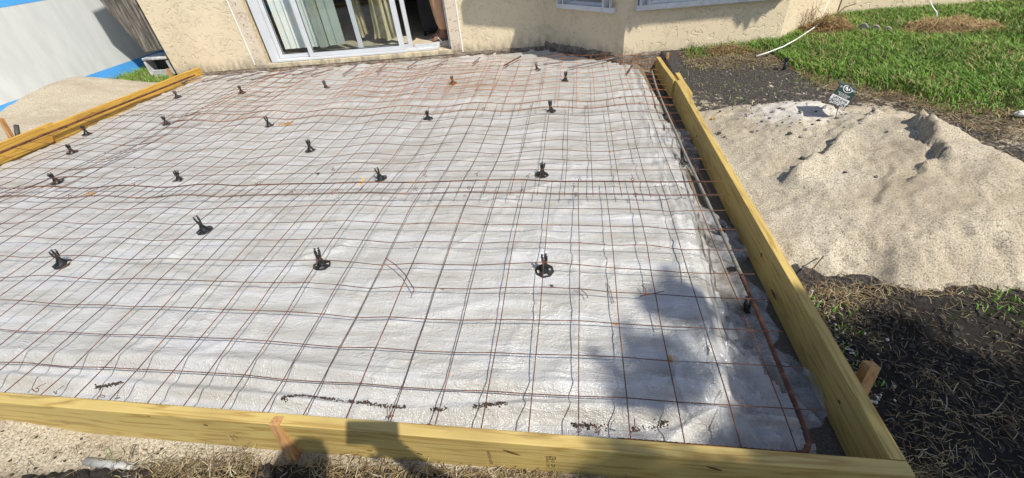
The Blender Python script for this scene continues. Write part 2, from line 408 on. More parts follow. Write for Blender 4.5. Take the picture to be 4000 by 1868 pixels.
GRASS_EDGE = [(.42, 4.0), (.54, 3.93), (.9, 4.0), (1.22, 3.95), (1.25, 3.58), (1.28, 3.28), (1.41, 3.12), (1.61, 2.97), (1.74, 2.73), (1.81, 2.57), (1.97, 2.45), (2.21, 2.35), (3.0, 2.1), (9, 1.8)]
def grass_y(x): return float(np.interp(x, [p[0] for p in GRASS_EDGE], [p[1] for p in GRASS_EDGE])) if x > .42 else 99
def ground_z(x, y):
    n = fbm(x * 5, y * 5, 1.0, 3)
    if LX - .03 < x < FX1 - .01 and y > FY0 + .01:
        return slab_z(x, y) - (.034 - .028 * sm(-.05, .03, x)) + .005 * n
    if y <= FY0 + .015 and x < FX1 + .05:                       # foreground strip
        z = float(np.interp(x, [-4, -3.1, -2.75, -2.4, -2.0, -1.4, -.9, -.3, .2], [-.14, -.14, -.105, -.16, -.172, -.145, -.138, -.125, -.10]))
        z += .03 * sm(-.08, -.4, y) * max(0, n) + .008 * fbm(x * 22, y * 22, 3, 2)
        return z
    if x >= FX1 - .02:
        z = float(np.interp(y, [-1, 0, .4, .8, 2.4, 3.4, 4.4], [-.11, -.10, -.085, -.06, -.035, -.015, .012]))
        z = lerp(z, z + .02, sm(1, 3, x))
        return z + .012 * n + .006 * fbm(x * 25, y * 25, 2, 2)
    return -.13 + .02 * n
def mixw(x, y):
    n = fbm(x * 3, y * 3, 5, 3) * .12
    if LX - .03 < x < FX1 and y > FY0: return (1, 0, .75 * sm(-.2, -.02, x) + .3 * n)  # trench sand darkened here, form board shade put into its colour
    if y <= FY0 and x < FX1 + .02:
        yb = float(np.interp(x, [-4, -2.7, -2.35, -2.15, -1.8, -1.6, -1.0, -.6, 0], [-.6, -.26, -.15, -.125, -.105, -.075, -.06, -.055, -.04]))
        q = sm(yb - .05, yb + .05, y); return (q, 1, 1 - q)
    if x >= FX1 - .02:
        g = sm(-.25, .15, y - grass_y(x)) if x > .45 else 0
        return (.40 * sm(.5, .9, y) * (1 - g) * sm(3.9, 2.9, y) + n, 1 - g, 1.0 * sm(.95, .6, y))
    return (.9, .1, 0) if y < 4.2 else (0, 0, 0)

# ------------------------------------------------------------------ ground
gx = [-60, -30, -16, -10] + frange(-8, -5.5, .06)[:-1] + frange(-5.5, -3.2, .05)[:-1] + frange(-3.2, 2.6, .022)[:-1] + frange(2.6, 6, .07) + [8, 14, 28, 60]
gy = [-60, -25, -10, -4, -2] + frange(-1.2, -.5, .05)[:-1] + frange(-.5, 1.2, .017)[:-1] + frange(1.2, 5.6, .045) + [7, 10, 18, 35, 60]
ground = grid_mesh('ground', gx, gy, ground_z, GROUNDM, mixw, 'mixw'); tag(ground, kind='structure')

# ------------------------------------------------------------------ house
house = thing('house', 'cream stucco house with a sliding glass door and an angled bay of windows', 'house', H(0, 0, -.1))
ZT = 2.36
wl = MB()
wl.box(-4.517, -3.233, 0, .2, -.045, 2.57, HT); wl.box(-3.233, -.807, 0, .2, 2.06, 2.57, HT)
wl.box(-.807, .36, 0, .2, -.045, ZT, HT)
wl.box(-4.517, -4.317, .2, 6, -.3, 2.57, HT)
wl.build('wall', STUCCO, house); MB().box(3.70, 9, 0, .2, -.3, ZT, HT).build('wall', STUCCO, house)
sl_ = MB().box(-3.24, -.80, -.004, .25, -.058, -.004, HT).build('door_sill', SILLCREAM, house, bevel=.004)
def seg(mb, a, b, t0, t1, z0, z1, s0=None, s1=None):
    d = (b - a); L = d.length; u = d / L; n = Vector((-u.y, u.x, 0))
    s0 = 0 if s0 is None else s0; s1 = L if s1 is None else s1
    return mb.box(s0, s1, t0, t1, z0, z1, lambda p: a + u * p.x + n * p.y + Vector((0, 0, p.z)))
bay = MB()
WIN = [(.300, .955, .425, 1.9), (.15, 1.42, .445, 1.9), None]
for i in range(3):
    a, b = BAY[i], BAY[i + 1]
    ex = .02 if i == 1 else 0
    if WIN[i]:
        s0, s1, z0, z1 = WIN[i]
        seg(bay, a, b, 0, .18, -.01, z0); seg(bay, a, b, 0, .18, z1, ZT); seg(bay, a, b, 0, .18, z0, z1, None, s0); seg(bay, a, b, 0, .18, z0, z1, s1, None)
    else: seg(bay, a, b, 0, .18, -.01, ZT)
bay.build('bay_wall', STUCCO, house)
# rough exposed footing under the stucco
def strip(mb, a, b, z0, z1, out=.0, st=.05):
    d = b - a; L = d.length; u = d / L; n = Vector((u.y, -u.x, 0)); k = max(2, int(L / .03)); v = []; f = []
    zs = [z0 + (z1 - z0) * i / 6 for i in range(7)]
    for i in range(k + 1):
        p = a + d * i / k
        for j, z in enumerate(zs):
            o = out + .016 * fbm(p.x * 9, p.y * 9, z * 14, 3) * (1 if 0 < j < 6 else .3) + (.010 if j < 6 else -.008)
            zz = z + (.012 * fbm(p.x * 12, p.y * 12, 9, 3) if j >= 5 else 0)
            v.append(p + n * o + Vector((0, 0, zz)))
    for i in range(k):
        for j in range(6):
            q = i * 7 + j; f.append((q, q + 7, q + 8, q + 1))
    mb.add(v, f)
ft = MB()
strip(ft, H(-4.517, 0, 0), H(-3.2, 0, 0), -.24, -.042); strip(ft, H(-3.2, 0, 0), H(-.8, 0, 0), -.24, -.054); strip(ft, H(-.8, 0, 0), H(.36, 0, 0), -.24, -.03)
strip(ft, BAY[0], BAY[1], -.24, .018); strip(ft, BAY[1], BAY[2], -.24, .03); strip(ft, BAY[2], BAY[3], -.24, .02); strip(ft, H(3.7, 0, 0), H(9, 0, 0), -.24, -.02)
ft.build('footing', FOOTING, house, smooth=False)
MB().box(-3.395, -3.236, -.004, .01, -.02, ZT, HT).build('stucco_patch', STUCCO_PATCH, house); MB().box(-.804, -.672, -.004, .01, -.02, ZT, HT).build('stucco_patch', STUCCO_PATCH, house)
for s in (-3.40, -.668):
    MB().box(s - .006, s + .006, -.009, .01, -.04 if s > -1 else -.0, ZT, HT).build('control_joint', WHITEP, house)
SCM = simple('screw_dots', (.30, .20, .10), .6, .4)
for s in (-3.30, -3.33, -.75, -.71):
    for z in (.06, .2, .33, .47, .6, .72): MB().lathe([(.006, -.003), (.006, .003), (.002, .004)], 8, (0, 0, 0), lambda p, s=s + rnd.uniform(-.02, .02), z=z + rnd.uniform(-.04, .04): H(s + p.x, -.005 - p.z, z + p.y)).build('screw', SCM, house)
# room behind the door
room = MB()
room.box(-4.3, .2, .2, 4.2, -.2, .045, HT); room.build('floor', TILE, house)
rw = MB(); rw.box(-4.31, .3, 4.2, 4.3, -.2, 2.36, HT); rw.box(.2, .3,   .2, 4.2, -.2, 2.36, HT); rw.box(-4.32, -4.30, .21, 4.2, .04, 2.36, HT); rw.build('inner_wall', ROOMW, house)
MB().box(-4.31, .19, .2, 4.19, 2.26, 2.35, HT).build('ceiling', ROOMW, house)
# roof: eaves that step out over the bay
def poly_prism(mb, pts, z0, z1):
    n = len(pts); v = [(p[0], p[1], z0) for p in pts] + [(p[0], p[1], z1) for p in pts]
    mb.add(v, [tuple(range(n))[::-1], tuple(range(n, 2 * n))] + [(i, (i + 1) % n, n + (i + 1) % n, n + i) for i in range(n)])
b = H(.57, -.5, 0); a = H(.57, 0, 0)
roof_o = [(a.x, a.y), (b.x, b.y), (-.80, 3.785), (-.13, 3.785), (.60, 3.085), (2.38, 3.225), (3.25, 4.1), (3.4, 4.75)]
e2 = H(9.5, -.5, 0); e3 = H(9.5, 6, 0); e4 = H(.57, 6, 0)
roof_o += [(e2.x, e2.y), (e3.x, e3.y), (e4.x, e4.y)]
rf = MB(); poly_prism(rf, roof_o, 2.37, 2.57); a = H(-4.6, -.6, 0); b = H(.565, -.6, 0); c = H(.565, 6, 0); d = H(-4.6, 6, 0); poly_prism(rf, [(a.x, a.y), (b.x, b.y), (c.x, c.y), (d.x, d.y)], 2.575, 3.0); roof = rf.build('roof', ROOFM, house)
for tx, tw, th in ((1.0, .03, .10), (1.07, .035, .07), (1.14, .03, .035), (2.12, .07, .10), (2.20, .07, .13), (2.29, .06, .07)):  # made-up wedges under the eave, added for the ragged shadow ends on the bay
    ty = 3.085 + (tx - .6) * .0787; MB().add([(tx - tw, ty, 2.375), (tx + tw * .6, ty + .005, 2.375), (tx + tw * .4, ty, 2.37 - th), (tx - tw, ty + .03, 2.375), (tx + tw * .6, ty + .035, 2.375), (tx + tw * .4, ty + .03, 2.37 - th)], [(0, 1, 2), (5, 4, 3), (0, 2, 5, 3), (1, 4, 5, 2), (0, 3, 4, 1)]).build('shadow_wedge', TILEROOF, roof)
for (ax, ay, bx, by, n) in ((-.13, 3.785, .60, 3.15, 4), (.60, 3.15, 2.38, 3.29, 0), (2.38, 3.29, 3.25, 4.1, 3)):
    for k in range(n):
        q = (k + .6) / n; x = lerp(ax, bx, q); y = lerp(ay, by, q)
        MB().tube([(x - .0, y - .06, 2.40 - .02), (x, y + .3, 2.62)], [.05, .06], 8).build('eave_tile', TILEROOF, roof)

# sliding door -------------------------------------------------
door = MB()
door.box(-3.177, -3.09, .02, .13, .0, 2.05, HT); door.box(-.845, -.807, .09, .16, .0, 2.05, HT); door.box(-3.09, -.845, .02, .13, 1.99, 2.05, HT)
door.box(-3.09, -1.41, .018, .13, .0, .028, HT)
door = door.build('sliding_door', WHITE, house, bevel=.004)
tr_ = MB(); tr_.box(-1.41, -.98, .05, .13, .0, .022, HT); tr_.box(-1.41, -.98, .085, .092, .022, .04, HT); tr_.box(-1.30, -.98, .135, .2, .0, .05, HT); tr_.build('track', GREYAL, door)
def panel(s0, s1, t, wst, rail, fr='frame', m=WHITE, g=True):
    f = MB(); f.box(s0, s0 + wst, t, t + .03, .03, 1.98, HT); f.box(s1 - wst, s1, t, t + .03, .03, 1.98, HT)
    f.box(s0 + wst, s1 - wst, t + .001, t + .029, .03, .03 + rail, HT); f.box(s0 + wst, s1 - wst, t + .001, t + .029, 1.92, 1.98, HT)
    p = f.build('door_panel', m, door, bevel=.003)
    if g: MB().box(s0 + wst - .004, s1 - wst + .004, t + .013, t + .017, .03 + rail - .004, 1.924, HT).build('glass', GLASS, p)
    gk = MB()
    gk.box(s0 + wst, s1 - wst, t - .0015, t + .004, .03 + rail, .03 + rail + .006, HT)
    gk.box(s0 + wst, s0 + wst + .006, t - .0015, t + .004, .036 + rail, 1.92, HT); gk.build('gasket', GASKET, p); return p
panel(-3.085, -1.95, .085, .055, .05)
panel(-2.655, -1.405, .035, .062, .055)
panel(-2.02, -1.322, .128, .05, .05)
# blinds and curtains behind the glass: each lies behind the door, a thing of its own
bl = thing('vertical_blind', 'white vertical blind slats hanging behind the fixed glass panel', 'blind', H(-2.85, .3, .1))
for k in range(6):
    s = -3.07 + k * .085; 
    m_ = MB(); sl0 = s; m_.box(sl0, sl0 + .083, .26 + .0, .262, .10, 2.2, lambda p, sl0=sl0: H(p.x, p.y + (p.x - sl0) * .35, p.z)); m_.build('slat', BLINDM, bl)
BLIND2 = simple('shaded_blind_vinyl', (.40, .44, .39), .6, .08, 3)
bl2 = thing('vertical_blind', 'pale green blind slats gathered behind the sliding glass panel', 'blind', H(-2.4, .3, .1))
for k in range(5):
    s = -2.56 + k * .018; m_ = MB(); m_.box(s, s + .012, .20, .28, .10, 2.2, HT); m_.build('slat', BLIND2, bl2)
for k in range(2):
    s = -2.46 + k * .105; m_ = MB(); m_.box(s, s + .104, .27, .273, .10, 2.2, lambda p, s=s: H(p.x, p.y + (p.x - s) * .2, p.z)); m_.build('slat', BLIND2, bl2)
def curtain(s0, s1, t, z0, flare, label):
    v = []; f = []; n = 60; zs = [z0, z0 + .12, z0 + .5, 1.2, 2.2]
    for j, z in enumerate(zs):
        for i in range(n + 1):
            q = i / n; wd = lerp(1 + flare, .75, j / 4)
            s = (s0 + s1) / 2 + (q - .5) * (s1 - s0) * wd
            v.append(H(s, t + .035 * math.sin(q * 22 + j * .3) + .01 * math.sin(q * 51), z + (.02 * math.sin(q * 9) if j == 0 else 0)))
    for j in range(len(zs) - 1):
        for i in range(n):
            a = j * (n + 1) + i; f.append((a, a + 1, a + n + 2, a + n + 1))
    o = MB().add(v, f).build('curtain', CURT, None, True, 0, H((s0 + s1) / 2, t, z0)); return tag(o, label, 'curtain')
curtain(-2.20, -2.04, .62, .12, .15, 'narrow tan curtain hanging behind the blinds and inner door stile')
curtain(-1.83, -1.58, .40, .10, .5, 'yellow patterned curtain with flared hem seen through the sliding door')

# bay windows ---------------------------------------------------
def bay_window(i, cut):
    a, b = BAY[i], BAY[i + 1]; d = b - a; u = d.normalized(); n = Vector((-u.y, u.x, 0))
    T = lambda p: a + u * p.x + n * p.y + Vector((0, 0, p.z))
    s0, s1, z0, z1 = WIN[i]
    f = MB(); f.box(s0 - .0, s0 + .05, .02, .10, z0 + .03, z1, T); f.box(s1 - .05, s1, .02, .10, z0 + .03, z1, T); f.box(s0, s1, .02, .10, z1 - .05, z1 - .001, T)
    f.box(s0, s1, .01, .12, z0 + .001, z0 + .035, T)
    wn = f.build('window', WHITE, house, bevel=.003)
    MB().box(s0 + .045, s1 - .045, .06, .064, z0 + .03, z1 - .045, T).build('glass', GLASS, wn)
    MB().box(s0 - .06, s1 + .06, -.05, .012, z0 - .035, z0 + .012, T).build('sill', GREYAL if cut else WHITE, wn, bevel=.003)
    MB().box(s0 + .05, s1 - .05, .14, .16, z0 + .03, z1, T).build('inner_shade', simple('inner_shade_%d' % i, (.46, .36, .22) if i == 0 else (.66, .60, .50), .8), wn)
    sides = ((s0 - .05, 1), (s1 - .07, -1))
    for sx, dr in sides:
        st = MB()
        for k in range(3):
            x = sx + k * .038
            st.box(x, x + .008, -.075, .0, z0 + .014, z1 + .02, lambda p, x=x, k=k: T(Vector((p.x + (p.y) * .35 * (1 if k % 2 else -1), p.y - .002, p.z))))
        st.box(sx - .012, sx - .004, -.05, -.001, z0 - .03, z1 + .02, T)
        st.build('shutter_stack', WHITE, wn)
    return wn
bay_window(0, False); bay_window(1, True)

# ------------------------------------------------------------------ forms
def board(name, label, x0, x1, y0, y1, zs, h, mat, axis):
    """zs: top height at the low and high end of the axis"""
    mb = MB(); n = 24; v = []; f = []
    for i in range(n + 1):
        q = i / n; zt = lerp(zs[0], zs[1], q) + .002 * math.sin(q * 9)
        if axis == 0: ring = [(lerp(x0, x1, q), y, z) for y, z in ((y0, zt - h), (y1, zt - h), (y1, zt), (y0, zt))]
        else: ring = [(x, lerp(y0, y1, q), z) for x, z in ((x0, zt - h), (x1, zt - h), (x1, zt), (x0, zt))]
        v += ring
    for i in range(n):
        for k in range(4): f.append((i * 4 + k, i * 4 + (k + 1) % 4, (i + 1) * 4 + (k + 1) % 4, (i + 1) * 4 + k))
    f += [(0, 1, 2, 3), (n * 4 + 3, n * 4 + 2, n * 4 + 1, n * 4)]
    o = mb.add(v, f).build(name, mat, None, False, .003, ((x0 + x1) / 2, (y0 + y1) / 2, zs[0] - h)); return tag(o, label, 'form board', 'timber form boards round the pour')
FB = board('form_board', 'long yellow pine form board with ink stamps and a phone shadow on it', -5.6, FX1, FY0, FY1, (.03, .03), .185, WOODX, 0)
RB1 = board('form_board', 'long pine form board between the mesh and the big sand pile', FX0, FX1, FY1 + .002, 3.18, (.03, .03), .185, WOODY, 1)
RB2 = board('form_board', 'short pine form board running up to the bay wall footing', FX0 - .03, FX1 - .03, 3.184, 4.02, (.028, .0), .16, WOODY, 1)
RB2.rotation_euler.z = 0.02
board('splice_board', 'short pine splice block nailed outside the joint of two form boards', FX1 + .002, FX1 + .040, 2.86, 3.42, (.022, .018), .12, WOODY, 1)
LB1 = board('form_board', 'wet orange pine form board running to the house corner below the grass patch', LX - .038, LX, 2.50, 4.50, (.074, .038), .20, WOODL, 1)
LB2 = board('form_board', 'pine form board beside the small sand pile with a leaning stake and dark pipe', LX - .07, LX - .032, .012, 2.60, (.09, .082), .22, WOODL, 1)
def knot(parent, p, n, a, b, rot=0.0):
    n = Vector(n); t = Vector((1, 0, 0)) if abs(n.x) < .5 else Vector((0, 1, 0)); q = n.cross(t)
    t, q = t * math.cos(rot) + q * math.sin(rot), q * math.cos(rot) - t * math.sin(rot)
    v = [Vector(p) + n * .0012] + [Vector(p) + n * .0012 + t * a * math.cos(k * .5236) * rnd.uniform(.8, 1.15) + q * b * math.sin(k * .5236) * rnd.uniform(.8, 1.15) for k in range(12)]
    MB().add(v, [(0, 1 + k, 1 + (k + 1) % 12) for k in range(12)]).build('knot', KNOT, parent)
for (u_, v_, a, b, r) in ((2000, 1768, .028, .006, .5), (2046, 1848, .026, .007, -.5), (803, 1660, .009, .005, 0), (1590, 1745, .008, .004, 0), (1640, 1772, .011, .004, .3), (580, 1625, .008, .002, 0), (2790, 1830, .026, .005, .35), (1445, 1760, .012, .003, 0)):
    knot(FB, ony(u_, v_, FY0), (0, -1, 0), a, b, -r)
for (u_, v_, a, b) in ((1675, 1668, .016, .010),): knot(FB, onz(u_, v_, .03), (0, 0, 1), a, b)
for (u_, v_, a, b) in ((2975, 997, .010, .010), (3022, 1150, .030, .009), (3280, 1570, .008, .005), (2722, 532, .014, .010), (2590, 280, .012, .012)): knot(RB1 if v_ > 300 else RB2, onx(u_, v_, FX0), (-1, 0, 0), a, b)
knot(RB1, onz(3085, 1085, .03), (0, 0, 1), .012, .02)
INK = simple('ink', (.07, .055, .03), .8, .3)
def text(name, body, size, loc, xdir, ydir, mat, parent, bold=0.0, align='LEFT'):
    cu = bpy.data.curves.new(name, 'FONT'); cu.body = body; cu.size = size; cu.offset = bold; cu.align_x = align; cu.align_y = 'CENTER'
    o = bpy.data.objects.new(name, cu); COL.objects.link(o); x = Vector(xdir).normalized(); y = Vector(ydir); y = (y - x * y.dot(x)).normalized(); z = x.cross(y)
    m4 = Matrix.Identity(4)
    for i in range(3): m4[i][0], m4[i][1], m4[i][2], m4[i][3] = x[i], y[i], z[i], Vector(loc)[i] - world_loc(parent)[i]
    cu.materials.append(mat); cu.resolution_u = 2; bpy.context.view_layer.update(); me = bpy.data.meshes.new_from_object(o.evaluated_get(bpy.context.evaluated_depsgraph_get())); me.name = name
    bpy.data.objects.remove(o); o = bpy.data.objects.new(name, me); COL.objects.link(o)
    o.parent = parent; o.matrix_local = m4; return o
def stamp(body, u0, v0, size):
    p = ony(u0, v0, FY0) + Vector((0, -.0012, 0)); text('ink_stamp', body, size, p, (-.02, 0, 1), (-1, 0, -.02), INK, FB)
stamp('00391453904', 1922, 1812, .0155); stamp('NO 2 PRIME', 2143, 1824, .0135); stamp('KD 19 HT', 2163, 1825, .017)
fr_ = MB(); c0 = ony(2159, 1789, FY0)
for (x0, x1, z0, z1) in ((-.009, .009, .008, .0095), (-.009, .009, -.0095, -.008), (-.009, -.0075, -.008, .008), (.0075, .009, -.008, .008)): fr_.box(c0.x + x0, c0.x + x1, FY0 - .0015, FY0 - .0008, c0.z + z0, c0.z + z1)
fr_.build('ink_stamp', INK, FB)

# stakes
def stake(label, top, bot, wd=.022, dp=.034):
    top = Vector(top); bot = Vector(bot); ax = (top - bot).normalized(); x = Vector((0, 1, 0)).cross(ax).normalized(); y = ax.cross(x)
    mb = MB(); v = []
    for p, k in ((bot, .6), (bot.lerp(top, .25), 1), (top, 1)):
        for a, b in ((-1, -1), (1, -1), (1, 1), (-1, 1)): v.append(p + x * a * wd * k + y * b * dp * .5 * k)
    f = [(0, 3, 2, 1), (8, 9, 10, 11)] + [(i * 4 + k, i * 4 + (k + 1) % 4, (i + 1) * 4 + (k + 1) % 4, (i + 1) * 4 + k) for i in range(2) for k in range(4)]
    o = mb.add(v, f).build('wooden_stake', WOODS, None, False, .002, bot); return tag(o, label, 'stake', 'wooden stakes bracing the form boards')
t_ = ony(2609, 207, 3.93); stake('slim orange stake between the bay wall and the short form board', t_, (t_.x + .004, 3.93, -.1), .012, .02)
t_ = ony(2787, 461, 2.33); stake('slim orange stake outside the long form board at the foot of the sand pile', t_, (t_.x, 2.33, -.12), .014, .022)
t_ = Vector((.325, .305, .03)); stake('short thick stake leaning in the shaded black soil', onz(3405, 1422, .035), onz(3340, 1560, -.10), .018, .036)
stake('leaning stake in front of the near form board where the head shadow falls', onz(1090, 1622, .036) + Vector((0, -.018, 0)), ony(1205, 1885, -.070), .0165, .034)
t_ = ony(658, 268, 4.4); stake('orange stake beside the grass patch at the house corner', onx(655, 268, -5.53), onx(676, 318, -5.53), .016, .03)
stake('tall leaning stake in the small sand pile next to the dark pipe', onx(2, 462, -5.62), onx(58, 560, -5.62), .016, .03)
pp = MB(); pp.tube([onx(63, 490, -5.66), onx(72, 545, -5.62)], .018, 12); tag(pp.build('pipe_stub', simple('dark_pipe', (.06, .055, .05), .6), None, True), 'dark pipe stub standing in the small sand pile behind the form board', 'pipe')

# ------------------------------------------------------------------ plastic sheet
def plast_z(x, y):
    z = slab_z(x, y)
    z += .005 * fbm(x * 1.6, y * 10, 2, 3) + .003 * fbm(x * 7, y * 18, 4, 2)
    z += .013 * max(0, 1 - abs(fbm(x * .8, y * 3.2, 12, 2)) * 11) * sm(.3, .6, y) + .007 * max(0, 1 - abs(fbm(x * 3.2, y * 2.0, 21, 2)) * 10)
    # wrinkles lying along the trench at the near edge
    if y < .34:
        k = sm(.34, .2, y) * sm(.0, .06, y)
        q = 1 - abs(y - (.125 + .05 * fbm(x * 1.0, 0, 1, 2))) / .030; q2 = 1 - abs(y - (.215 + .05 * fbm(x * .9, 5, 1, 2))) / .05
        z += k * (.045 * max(0, q) ** .7 * (.6 + .6 * fbm(x * 2.1, 3, 2, 2)) + .030 * max(0, q2) + .004 * fbm(x * 3, y * 22, 6, 2) + .002 * fbm(x * 22, y * 6, 7, 2))
    if x > -.3:
        k = sm(-.30, -.05, x)
        z += k * (.024 * abs(fbm(x * 13, y * 2.6, 8, 3)) + .009 * fbm(x * 30, y * 7, 3, 2))
    rr_ = math.hypot(x + .11, y - .19)
    if rr_ < .55:      # loose sheet gathered into folds that run out from the corner
        an = math.atan2(y - .19, x + .11); z += sm(.55, .16, rr_) * sm(.0, .07, rr_) * (.030 * (1 - abs(math.sin(an * 3.5 + 1.3 * fbm(x * 4, y * 4, 3, 2)))) ** 1.6 + .010 * (1 - abs(math.sin(an * 9 + 2 * fbm(x * 3, y * 3, 8, 2)))))
    if -.18 < x < .1 and y > .4: z += .016 * max(0, 1 - abs(x + .055 + .035 * fbm(y * 1.8, 1, 1, 3)) / .022) + .012 * max(0, 1 - abs(x + .11 + .03 * fbm(y * 2.3, 7, 1, 3)) / .018)
    d = house_y(x) - y
    if d < .35 and x < .3: z += sm(.35, .05, d) * ((.004 + .022 * fbm(x * 9, y * 5, 11, 2)) if x > -1.3 else .008 * fbm(x * 9, y * 5, 11, 2) - .004)
    return z
RED = [(-.5, 0), (.02, .15), (.15, .11), (.29, .12), (.38, .06), (.5, .03), (.64, .01), (.83, -.005), (1.12, .02), (1.54, .045), (1.99, .08), (2.51, .09), (2.93, .09), (3.34, .05), (3.7, 0), (3.95, -.12)]
def plast_xr(y): return float(np.interp(y, [p[0] for p in RED], [p[1] for p in RED])) + .03 * fbm(y * 5, 3, 1, 3)
def plast_keep(x, y): return x < plast_xr(y) and y < house_y(x) - .07 - .05 * max(0, fbm(x * 4, 1, 2, 2)) - (.06 if x > -1 else 0)
SP = [(onz(1540 * 1.5528, 385 * 1.5528, -.07), .17, .52), (onz(1545 * 1.5528, 350 * 1.5528, -.07), .11, .48), (onz(720 * 1.5528, 312 * 1.5528, -.07), .16, .7), (onz(1140 * 1.5528, 215 * 1.5528, -.07), .25, .5), (onz(1690 * 1.5528, 905 * 1.5528, -.03), .05, .7), (onz(1550 * 1.5528, 810 * 1.5528, -.03), .05, .6), (onz(230 * 1.5528, 492 * 1.5528, -.05), .08, .8)]
BR = [(onz(970 * 1.5528, 400 * 1.5528, -.07), .7, .35), (onz(1250 * 1.5528, 215 * 1.5528, -.07), 1.0, .28), (onz(1560 * 1.5528, 330 * 1.5528, -.07), .5, .2), (onz(1380 * 1.5528, 740 * 1.5528, -.03), .3, .2)]
def plast_col(x, y):
    b = max([0] + [k * max(0, 1 - math.hypot(x - p.x, (y - p.y) * 1.6) / r) for p, r, k in BR])
    o = max([0] + [k * max(0, 1 - math.hypot(x - p.x, y - p.y) / r) for p, r, k in SP])
    b += .18 * sm(1.6, 3, y)
    return (b, o, 0)
px_ = frange(LX + .005, -3, .03)[:-1] + frange(-3, .2, .016)
py_ = frange(.013, .5, .009)[:-1] + frange(.5, 2, .018)[:-1] + frange(2, 4.9, .03)
ps = grid_mesh('plastic_sheet', px_, py_, plast_z, PLASTIC, plast_col, 'tint', keep=plast_keep)
tag(ps, 'white plastic vapour barrier sheet under the wire mesh, wrinkled and beaded with water', 'plastic sheet')
def flap(label, x0, x1, y0, y1, amp, seed):
    xs = frange(x0, x1, .0055); ys = frange(y0, y1, .0055)
    zf = lambda x, y: slab_z(x, y) + .030 + amp * (1 - 2 * abs(fbm((x * .9 + y * .55) * 9, (y - x) * 1.6, seed, 2))) * .6 + .010 * fbm(x * 26, y * 20, seed, 2)
    cx, cy = (x0 + x1) / 2, (y0 + y1) / 2
    kp = lambda x, y: ((x - cx) / (x1 - x0) * 2) ** 2 + ((y - cy) / (y1 - y0) * 2) ** 2 < 1 + .5 * fbm(x * 6, y * 6, seed, 2) - .1
    o = grid_mesh('plastic_flap', xs, ys, zf, CLEAR, keep=kp); return tag(o, label, 'plastic flap')
flap('crumpled clear plastic flap bunched in the near corner of the forms', -.30, .207, .022, .50, .06, 2)
flap('clear plastic scrap lying in the trench beside the rusty part of the bar', -.07, .20, .44, .95, .045, 5)
flap('clear plastic scrap in the trench under the grey part of the bar', -.06, .20, .92, 1.50, .045, 8)
flap('clear plastic scrap at the far end of the trench near the middle bar chair', -.03, .20, 1.75, 2.60, .045, 11)

# ------------------------------------------------------------------ wire mesh
MK = [0, 2, 4, 6, 8, 10, 13, 16, 20, 30]; MZ = [0, .0116, .026, .0392, .0349, .0116, -.0198, -.0203, -.008, -.012]
TAB = {1: [8, 8, 8, 20, 12, 7, 9, -4, -7, 0, -11, -13, 3, 2, 2, -2, -2, -13, -16], 2: [3, 3, 0, 13, 14, 7, 7, -5, -6, 1, -12, -3, 6, 8, 2, 1, -1, -7, -12],
       3: [-9, -9, -9, -3, 9, 4, -1, -14, -15, -7, -23, -3, 3, 0, -3, -1, -3, -11, -18], 4: [-15, -15, -2, -2, 16, 22, 10, -6, -5, 3, -19, 8, 17, 9, 6, 6, 6, 6, 6],
       5: [-28, -28, -13, -5, 13, 27, 9, -7, -8, -2, -20, 5, 17, 7, 2, 2, 2, 2, 2], 6: [-36, -36, -1, -9, 8, 5, 7, -7, -1, 0, -14, 6, 20, 12, 3, 3, 3, 3, 3],
       8: [-27, -34, -17, -13, -11, -6, 2, 2, 19, 16, 8, 14, 26, 22, 16, 6, 6, 2, 2], 10: [-11, -11, -7, -3, -1, 1, 18, 20, 20, 15, 10, 10, 15, 15, 10, 6, 6, 2, 2]}
TR = sorted(TAB)
def mesh_z(x, y):
    r = y / S; z = float(np.interp(r, MK, MZ)); c = -x / S
    if r < 11:
        rr = min(max(r, 1), 10); cc = min(max(c, 0), 18)
        vals = [float(np.interp(cc, range(19), TAB[k])) for k in TR]
        d = float(np.interp(rr, TR, vals)) / 1000 * min(1, r) * .8
        k = sm(17, 19, c); d = d * (1 - k) + k * .010 * math.sin(c * 1.5 + r * .3)
        return max(z + d, base_z(y) + .008)
    return z + .012 * math.sin(c * 1.45 + .4 * math.sin(r)) * sm(10.5, 13, r) + .006 * fbm(x * 2, y * 2, 5, 2)
RUSTY = RUST
def mesh_sheet(label, c0, c1, coff, r0, r1, dz=0.0, rot=0.0, xr=None, mat=RUST, tail=.02, extra=None, group='rusty welded wire mesh sheets', rw=.0019):
    mb = MB(); pivot = Vector((-(c0 + c1) / 2 * S, (r0 + r1) / 2 * S, 0)); ca, sa = math.cos(rot), math.sin(rot)
    def P(x, y):
        dx, dy = x - pivot.x, y - pivot.y; X = pivot.x + ca * dx - sa * dy; Y = pivot.y + sa * dx + ca * dy
        z = mesh_z(X, Y) + dz + (extra(X, Y) if extra else 0); return Vector((X, Y, z))
    xl = -(c1 + coff) * S - tail; xR = -(c0 + coff) * S + (xr if xr is not None else tail)
    for r in range(r0, r1 + 1):
        jog = rnd.uniform(-.004, .004); pts = []
        for x in frange(xl, xR - rnd.uniform(0, .02), .045):
            p = P(x, r * S + jog + .003 * math.sin(x * 3 + r)); pts.append(p)
        mb.tube(pts, rw, 5)
    for c in range(c0, c1 + 1):
        x = -(c + coff) * S + rnd.uniform(-.003, .003)
        pts = [P(x + .002 * math.sin(y * 5 + c), y) - Vector((0, 0, .0032)) for y in frange(r0 * S - (tail if r0 else 0), r1 * S + tail * .8, .05)]
        mb.tube(pts, rw, 5)
    o = mb.build('wire_mesh_sheet', mat, None, True, 0, (pivot.x, pivot.y, -.04)); return tag(o, label, 'wire mesh', group)
def xr_(k): return None
mesh_sheet('nearest rusty mesh sheet, its last wire lying along the near form board', 0, 32, 0, 0, 10, .0, xr=.125)
